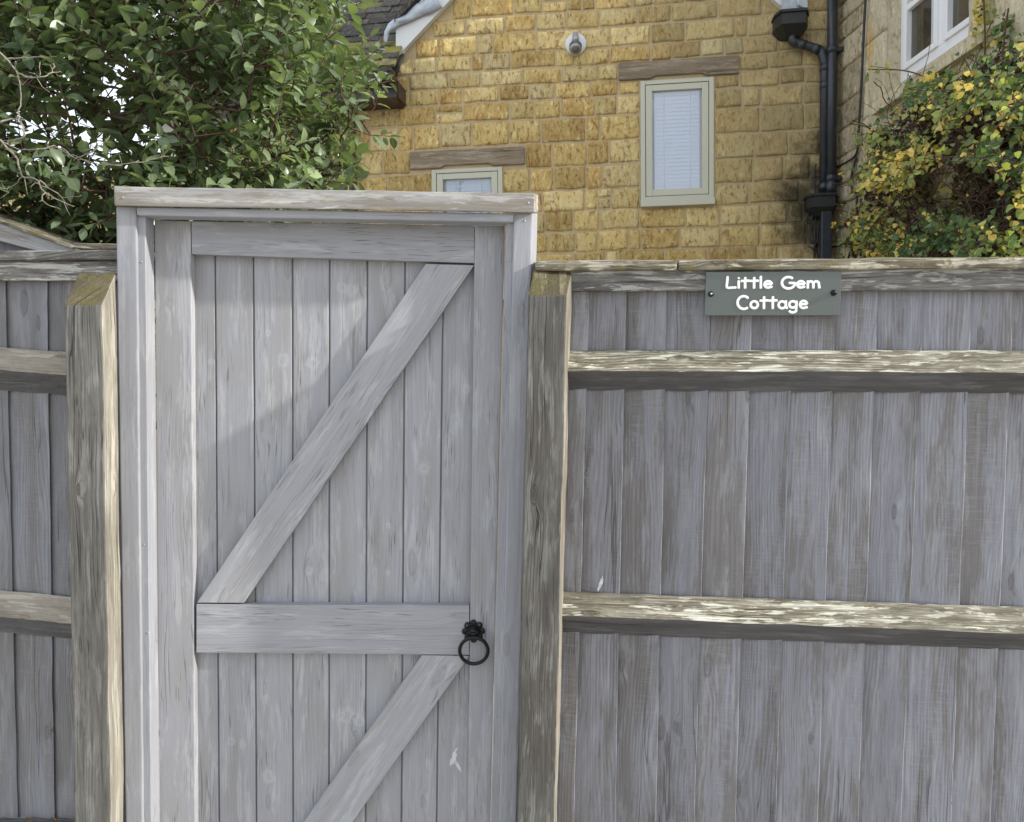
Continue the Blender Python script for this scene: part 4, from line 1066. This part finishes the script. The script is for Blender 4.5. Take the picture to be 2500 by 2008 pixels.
o = m.build('screw', M_black, sg); m = MB(); tube(m, [c+FR.n*.005, c+FR.n*.0062], [.003, .0028], 6); m.build('screw_socket', M_steel, o)
m = MB(); c = FR.P(2035, 715.5, SP); tube(m, [c, c+FR.n*.004, c+FR.n*.007, c+FR.n*.009], [.0072, .0070, .005, .002], 16); m.build('screw', M_black, sg)

# ------------------------------------------------------------------ small lean-to roof behind the left fence
sh = thing('shed', 'weathered timber shed roof edge sloping down behind the left fence', 'shed', (-1.6, 2.6, 0))
SP_ = Plane(2.30, .1)
m = MB(); pts = [(-420, 462), (190, 640), (190, 612), (-420, 392)]
pxboard(m, SP_, [(-420, 480), (230, 650), (195, 610), (-420, 400)], 0, .02, 'x', bev=.002, cuts=16, rough=.001, tone=1.0); m.build('bargeboard', M_cap, sh)
m = MB(); F = [SP_.P(x, y, .01) for x, y in [(-420, 399), (178, 608), (178, 600), (-420, 388)]]; B = [p-SP_.n*.5 for p in F]
hexa(m, F, B, F[1]-F[0], bev=.002, cuts=16, rough=.0015, tone=.8); m.build('roof', M_capr, sh)
m = MB(); F = [SP_.P(x, y, .03) for x, y in [(179, 606), (300, 610), (296, 596), (179, 593)]]; B = [p-SP_.n*.25 for p in F]
hexa(m, F, B, F[1]-F[0], bev=.002, cuts=10, rough=.001, tone=1.0); m.build('plank', M_capr, sh)
m = MB(); F = [SP_.P(x, y, -.03) for x, y in [(-420, 1500), (260, 1500), (200, 620), (-420, 440)]]; F = [F[0], F[1], F[2], F[3]]; B = [p-SP_.n*.03 for p in F]
hexa(m, F, B, Vector((0, 0, 1)), bev=.001, tone=.7); m.build('cladding', M_fencel, sh)

# ------------------------------------------------------------------ plants
def leaf_template(fold=.25, curl=.18, shape='oval', rows=5):
    V = []; UVs = []
    for i in range(rows+1):
        t = i/rows
        if shape == 'oval': wv = .22*math.sin(math.pi*min(1, t*1.02))**.75*(1.0 if t < .98 else .3) if 0 < t < 1 else .012
        else: wv = (.46*math.sin(math.pi*(t**.55))**.7 if 0 < t < 1 else .01)
        z = -curl*t*t
        for k in (-1, 0, 1):
            V.append((t, k*wv, z+abs(k)*wv*fold)); UVs.append((t, k*.5))
    F = []
    for i in range(rows):
        for k in range(2):
            a = i*3+k; F.append((a, a+3, a+4, a+1))
    return np.array(V, dtype=np.float64), F, UVs
def leaves_obj(name, P, D, Nn, S, hue, tone, tmpl, mat, parent, rollj=.5):
    """P base points, D directions, Nn up-ish normals, S lengths"""
    V, F, UVs = tmpl; n = len(P); P = np.array(P); D = np.array(D); Nn = np.array(Nn)
    D /= np.linalg.norm(D, axis=1)[:, None]
    Sd = np.cross(Nn, D); Sd /= (np.linalg.norm(Sd, axis=1)[:, None]+1e-9); Up = np.cross(D, Sd)
    S = np.array(S)[:, None, None]
    cv = np.random.uniform(.2, 1.9, n)[:, None, None]
    wd = np.random.uniform(.9, 1.45, n)[:, None, None]
    T = V[None]
    W = P[:, None, :]+S*(T[:, :, 0:1]*D[:, None, :]+wd*T[:, :, 1:2]*Sd[:, None, :]+cv*T[:, :, 2:3]*Up[:, None, :])
    org = np.array(parent_loc(parent)); W = (W-org).reshape(-1, 3)
    k = len(V); f = np.array(F); FF = (f[None]+np.arange(n)[:, None, None]*k).reshape(-1, 4)
    me = bpy.data.meshes.new(name)
    me.vertices.add(len(W)); me.vertices.foreach_set('co', W.astype(np.float32).ravel())
    nf = len(FF); me.loops.add(nf*4); me.loops.foreach_set('vertex_index', FF.astype(np.int32).ravel())
    me.polygons.add(nf); me.polygons.foreach_set('loop_start', np.arange(0, nf*4, 4, dtype=np.int32))
    ul = me.uv_layers.new(name='UVMap'); u1 = np.array([UVs[i] for q in F for i in q], dtype=np.float32)
    ul.data.foreach_set('uv', np.tile(u1, (n, 1)).ravel())
    for nm, arr in (('tone', tone), ('hue', hue)):
        a = me.attributes.new(nm, 'FLOAT', 'FACE'); a.data.foreach_set('value', np.repeat(np.array(arr, dtype=np.float32), len(F)))
    me.polygons.foreach_set('use_smooth', np.ones(nf, dtype=bool))
    me.materials.append(mat); me.update(calc_edges=True); me.validate()
    o = bpy.data.objects.new(name, me); sc.collection.objects.link(o); o.parent = parent; return o
def inpoly(x, y, poly):
    c = False; j = len(poly)-1
    for i in range(len(poly)):
        xi, yi = poly[i]; xj, yj = poly[j]
        if (yi > y) != (yj > y) and x < (xj-xi)*(y-yi)/(yj-yi)+xi: c = not c
        j = i
    return c
def rv(s=1.0): return Vector((random.gauss(0, s), random.gauss(0, s), random.gauss(0, s)))
def depthpt(x, y, Y):                          # point at ground distance Y along the view direction of a silhouette pixel
    d = ray(x, y); return CO+d*(Y/d.y)

# evergreen shrub
sb = thing('evergreen_shrub', 'large glossy evergreen shrub with reddish twigs rising behind the gate on the left', 'shrub', (-1.15, 3.2, 0))
poly = [(-160, -120), (700, -120), (765, -40), (800, 40), (815, 110), (870, 165), (895, 215), (862, 260), (850, 330), (842, 400), (835, 520), (800, 720), (-160, 760)]
gaps = [(385, 265, 130, 100, .22), (330, 170, 120, 50, .25), (560, 60, 90, 45, .55), (560, 300, 60, 70, .4), (150, 330, 120, 60, .6), (250, 360, 130, 60, .6), (90, 200, 80, 50, .4), (60, 455, 80, 40, .3), (760, 330, 60, 60, .15)]
tips = []; tries = 0
while len(tips) < 1500 and tries < 90000:
    tries += 1
    x = random.uniform(-160, 920); y = random.uniform(-120, 740)
    if not inpoly(x, y, poly): continue
    sk = 0
    for gx, gy, a, b, s_ in gaps:
        if ((x-gx)/a)**2+((y-gy)/b)**2 < 1: sk = max(sk, s_)
    if random.random() < sk: continue
    if noise.noise(Vector((x*.009, y*.011, 3))) < -.42: continue
    Y = 2.56+abs(random.gauss(0, .55)); Y = min(Y, 4.0)
    if y > 540: Y = max(Y, 2.75)
    if x > 720: Y = 2.9+random.random()*.9
    p = depthpt(x, y, Y)
    if p.z < 1.2: continue
    tips.append(p)
for x, y in ((905, 225), (915, 262), (885, 300), (870, 160), (845, 60), (905, 330)): tips.append(depthpt(x, y, 3.1))
root = Vector((-1.15, 3.2, 0))
nodes = [root, root+Vector((.02, 0, .5)), root+Vector((-.05, .05, 1.0))]; par = [-1, 0, 1]
for q in (Vector((-.9, 3.0, 1.6)), Vector((-1.5, 3.1, 1.6)), Vector((-1.2, 3.4, 1.7)), Vector((-1.9, 3.1, 1.9))):
    nodes.append(q); par.append(2)
for q, k in ((Vector((-.75, 3.0, 2.2)), 3), (Vector((-1.1, 2.9, 2.2)), 3), (Vector((-1.6, 3.0, 2.3)), 4), (Vector((-1.2, 3.4, 2.4)), 5), (Vector((-2.1, 3.0, 2.5)), 6)):
    nodes.append(q); par.append(k)
order = sorted(tips, key=lambda p: (p-Vector((-1.3, 3.2, 1.9))).length)
leafyP = []; arr = np.array([tuple(n_) for n_ in nodes])
twigs = []
for p in order:
    dist = np.linalg.norm(arr-np.array(p), axis=1)+np.maximum(0, arr[:, 2]-p.z)*1.0
    j = int(np.argmin(dist)); q = nodes[j]; L = (p-q).length
    k = max(1, int(L/.14)); last = j
    for i in range(1, k+1):
        f = i/k; r_ = q.lerp(p, f)+(rv(.012) if i < k else Vector())+Vector((0, 0, -.10*L*math.sin(math.pi*f)*.5))
        nodes.append(r_); par.append(last); last = len(nodes)-1; arr = np.vstack([arr, tuple(r_)])
    twigs.append((last, (p-q).normalized() if L > .02 else rv().normalized()))
cnt = [0]*len(nodes)
for i in range(len(nodes)-1, 0, -1): cnt[par[i]] += max(1, cnt[i])
mbr = MB(); mtw = MB()
for i in range(1, len(nodes)):
    r1_ = .0016+.0011*math.sqrt(max(1, cnt[i])); r0_ = .0016+.0011*math.sqrt(max(1, cnt[par[i]])); r0_ = min(r0_, r1_*1.6)
    thick = cnt[i] > 14
    tube(mbr if thick else mtw, [nodes[par[i]], nodes[i]], [r0_, r1_], 6 if thick else 4, cap=False)
mbr.build('branches', M_bark, sb)
LP = []; LD = []; LN = []; LS = []; LH = []; LTn = []
def put_leaves(p, d, n, spread, size, hue0, hj, gap=.013):
    d = (d+Vector((0, 0, .45))+rv(.25)).normalized(); a = random.random()*6.28; q = p.copy(); pts = [p]
    for k in range(n):
        q = q+d*gap; a += 2.4; side = d.orthogonal().normalized(); side.rotate(Matrix.Rotation(a, 3, d))
        f = k/n; dirn = (d*(.25+.5*f)+side*(1.1-.35*f)+rv(.18)+Vector((0, 0, -.15))).normalized()
        up = (Vector((0, 0, 1))*.8+rv(.35)+d*.4)
        LP.append(tuple(q+side*.006)); LD.append(tuple(dirn)); LN.append(tuple(up)); LS.append(size*random.uniform(.6, 1.15)*(1-.3*f))
        LH.append(min(1, max(0, hue0+random.gauss(0, hj)))); LTn.append(random.uniform(.75, 1.25))
        pts.append(q.copy())
    return pts
for last, d in twigs:
    h = .46+.28*random.gauss(0, .7)
    if random.random() < .12: h = .8
    pts = put_leaves(nodes[last], d, random.randint(7, 12), 1, random.uniform(.061, .087), h, .13)
    tube(mtw, pts, .0017, 4, cap=False)
mtw.build('twigs', M_redtwig, sb)
leaves_obj('foliage', LP, LD, LN, LS, LH, LTn, leaf_template(.28, .16), M_leaf, sb)
print('shrub leaves', len(LP))
# bare lichened twigs reaching in from the left
bt = thing('bare_shrub', 'bare pale lichened twigs reaching in from the left edge in front of the evergreen leaves', 'shrub', (-2.1, 2.45, 0))
m = MB(); tube(m, spl([Vector((-2.1, 2.45, 0)), Vector((-2.12, 2.45, .9)), Vector((-2.0, 2.42, 1.7)), Vector((-1.95, 2.42, 2.2))], 6), [.022-.0008*i for i in range(19)], 8); m.build('stem', M_lichtwig, bt)
m = MB()
tw = [[(-280, 300), (-60, 340), (0, 345), (40, 364), (90, 366), (130, 356)], [(20, 350), (60, 330), (45, 280), (52, 220), (35, 165)], [(-280, 60), (-80, 100), (0, 130), (45, 180), (90, 190), (128, 178), (130, 155)],
      [(128, 178), (150, 176)], [(60, 184), (95, 190), (98, 150)], [(0, 342), (40, 388), (55, 430), (90, 440), (110, 470), (180, 505)], [(55, 430), (30, 455), (0, 462)], [(90, 366), (150, 362), (180, 385), (250, 402), (300, 405)],
      [(180, 390), (230, 370), (270, 330)], [(110, 470), (105, 490), (150, 512)], [(130, 356), (160, 372), (220, 398)], [(0, 460), (-60, 470), (-280, 440)], [(100, 440), (150, 480), (200, 478)], [(0, 300), (35, 290), (60, 294)], [(10, 145), (60, 142), (105, 138)], [(250, 402), (330, 398), (410, 380)]]
for t_ in tw:
    n_ = len(t_); yy = 2.40+random.random()*.12
    P_ = spl([depthpt(x, y, 2.44+.03*math.sin(x*.05)) for x, y in t_], 5)
    P_ = [q+rv(.0016) for q in P_]; r0 = .0034 if t_[0][0] <= 20 else .0019
    tube(m, P_, [max(.0011, r0*(1-.65*i/len(P_))) for i in range(len(P_))], 6)
    for q in P_[2::3]:
        if random.random() < .7:
            e = q+rv(.022)+Vector((0, 0, -.006)); tube(m, [q, (q+e)/2+rv(.003), e], [.0012, .001, .0006], 4, cap=False)
m.build('twigs', M_lichtwig, bt)

# climbing plant on the wing
cl = thing('climbing_plant', 'tangled climbing plant with green and yellow autumn leaves against the right wing', 'climber', WG.at(1.6, 0, .2))
polyc = [(2045, 640), (2050, 560), (2035, 520), (2075, 490), (2085, 420), (2110, 380), (2105, 330), (2160, 290), (2172, 265), (2205, 225), (2275, 190), (2350, 150), (2400, 120), (2480, 110), (2620, 60), (2700, 60), (2700, 760), (2045, 760)]
LP = []; LD = []; LN = []; LS = []; LH = []; LTn = []
mt = MB(); tipsc = []
def walldepth(x, y):
    p = WG.P(x, y, 0.02); return p.y
tries = 0
while len(tipsc) < 2200 and tries < 90000:
    tries += 1
    x = random.uniform(2020, 2700); y = random.uniform(40, 760)
    if not inpoly(x, y, polyc): continue
    nn = noise.noise(Vector((x*.011, y*.011, 9)))
    dark = ((x-2330)/120)**2+((y-460)/75)**2 < 1
    if dark and random.random() < .6: continue
    if nn < .0 and random.random() < .82: continue
    wd = walldepth(x, y); edge = min(1, max(0, (x-2040)/200))
    Y = max(2.75, wd-.02-abs(random.gauss(0, .12+.34*edge)))
    if dark: Y = wd-.05
    tipsc.append(depthpt(x, y, Y))
tipsc += [depthpt(x, y, walldepth(x, y)-.12) for x, y in ((2035, 505), (2040, 545), (2090, 305), (2120, 170), (2140, 168), (2160, 170), (2052, 550), (2060, 425), (2075, 410))]
for k in range(26): tipsc.append(depthpt(2400+random.uniform(-10, 10), 4*k+random.uniform(-6, 6), walldepth(2400, 4*k)-.03))
for k in range(16): tipsc.append(depthpt(2456+k*-.8+random.uniform(-6, 6), 30+7*k, walldepth(2456, 40)-.03))
nodes = [WG.at(1.9, 0, .12), WG.at(1.85, .8, .12), WG.at(1.8, 1.6, .12)]
arr = np.array([tuple(q) for q in nodes]); mt2 = MB()
for p in sorted(tipsc, key=lambda p: (p-WG.at(1.8, 1.8, .15)).length):
    dist = np.linalg.norm(arr-np.array(p), axis=1); j = int(np.argmin(dist)); q = nodes[j]; L = (p-q).length
    k = max(1, int(L/.10)); pts = [q]
    for i in range(1, k+1):
        r_ = q.lerp(p, i/k)+rv(.010); pts.append(r_); nodes.append(r_); arr = np.vstack([arr, tuple(r_)])
    tube(mt, pts, .0019, 4, cap=False)
    reg = noise.noise(Vector((p.x*2.1, p.y*2.1, p.z*2.1)))
    h0 = .34+1.0*reg+random.gauss(0, .14)
    if random.random() < .13: h0 = .95
    for _ in range(random.randint(3, 6)):
        d = (WG.n*.5+rv(.6)+Vector((0, 0, -.35))).normalized()
        LP.append(tuple(p+rv(.024))); LD.append(tuple(d)); LN.append(tuple((WG.n*.9+Vector((-.1, -.7, .7))+rv(.5)))); LS.append(random.uniform(.016, .038)*(.85 if p.y < 4.0 else 1.05)); LH.append(min(1, max(0, h0+random.gauss(0, .1)))); LTn.append(random.uniform(.7, 1.25))
for k in range(620):                            # tangle of old stems
    x = random.uniform(2130, 2700); y = random.uniform(210, 700)
    if not inpoly(x, y, polyc): continue
    Y = walldepth(x, y)-random.uniform(.05, .30); p = depthpt(x, max(y, 0), max(2.9, Y)); d = (rv(.5)+Vector((.3, -.5, .15))).normalized(); pts = [p]
    for i in range(7): d = (d+rv(.18)+Vector((0, 0, -.05))).normalized(); pts.append(pts[-1]+d*.05)
    tube(mt2, pts, random.choice((.0014, .002, .003)), 4, cap=False)
for xs_ in (((2400, -60), (2402, 10), (2404, 60), (2405, 120), (2400, 200)), ((2462, 20), (2455, 70), (2450, 120), (2448, 200)), ((2030, 505), (2060, 515), (2100, 530), (2160, 540)), ((2075, 302), (2120, 312), (2160, 340), (2210, 380)), ((2120, 170), (2200, 172), (2260, 190), (2330, 235), (2400, 230)), ((2150, 480), (2250, 430), (2360, 330), (2500, 250))):
    tube(mt, spl([depthpt(x, y, walldepth(x, y)-.10) for x, y in xs_], 6), .004, 6)
mt.build('stems', M_redtwig, cl); mt2.build('old_stems', simple('old_brown_stem', (.13, .075, .05), .8, nz=.4, nsc=70), cl)
DP = []; DD = []; DN = []; DS = []
while len(DP) < 8500:
    x = random.uniform(2070, 2700); y = random.uniform(150, 740)
    if not inpoly(x-25, y-22, polyc) or noise.noise(Vector((x*.008, y*.01, 4))) < -.35: continue
    wd = walldepth(x, y); e_ = min(1, max(.15, (x-2080)/250))
    DP.append(tuple(depthpt(x, y, max(2.85, wd-.02-.22*e_*random.random())))); DD.append(tuple(rv()+Vector((0, 0, -.6)))); DN.append(tuple(WG.n+rv(.7))); DS.append(random.uniform(.014, .034))
leaves_obj('dark_fill_leaves', DP, DD, DN, DS, [random.random() for _ in DP], [random.uniform(.7, 1.3) for _ in DP], leaf_template(.5, .5, 'heart', 4), M_darkfill, cl)  # brown leaves added near the wall to darken the climber's interior
leaves_obj('foliage', LP, LD, LN, LS, LH, LTn, leaf_template(.2, .3, 'heart', 5), M_ivy, cl)
print('climber leaves', len(LP))
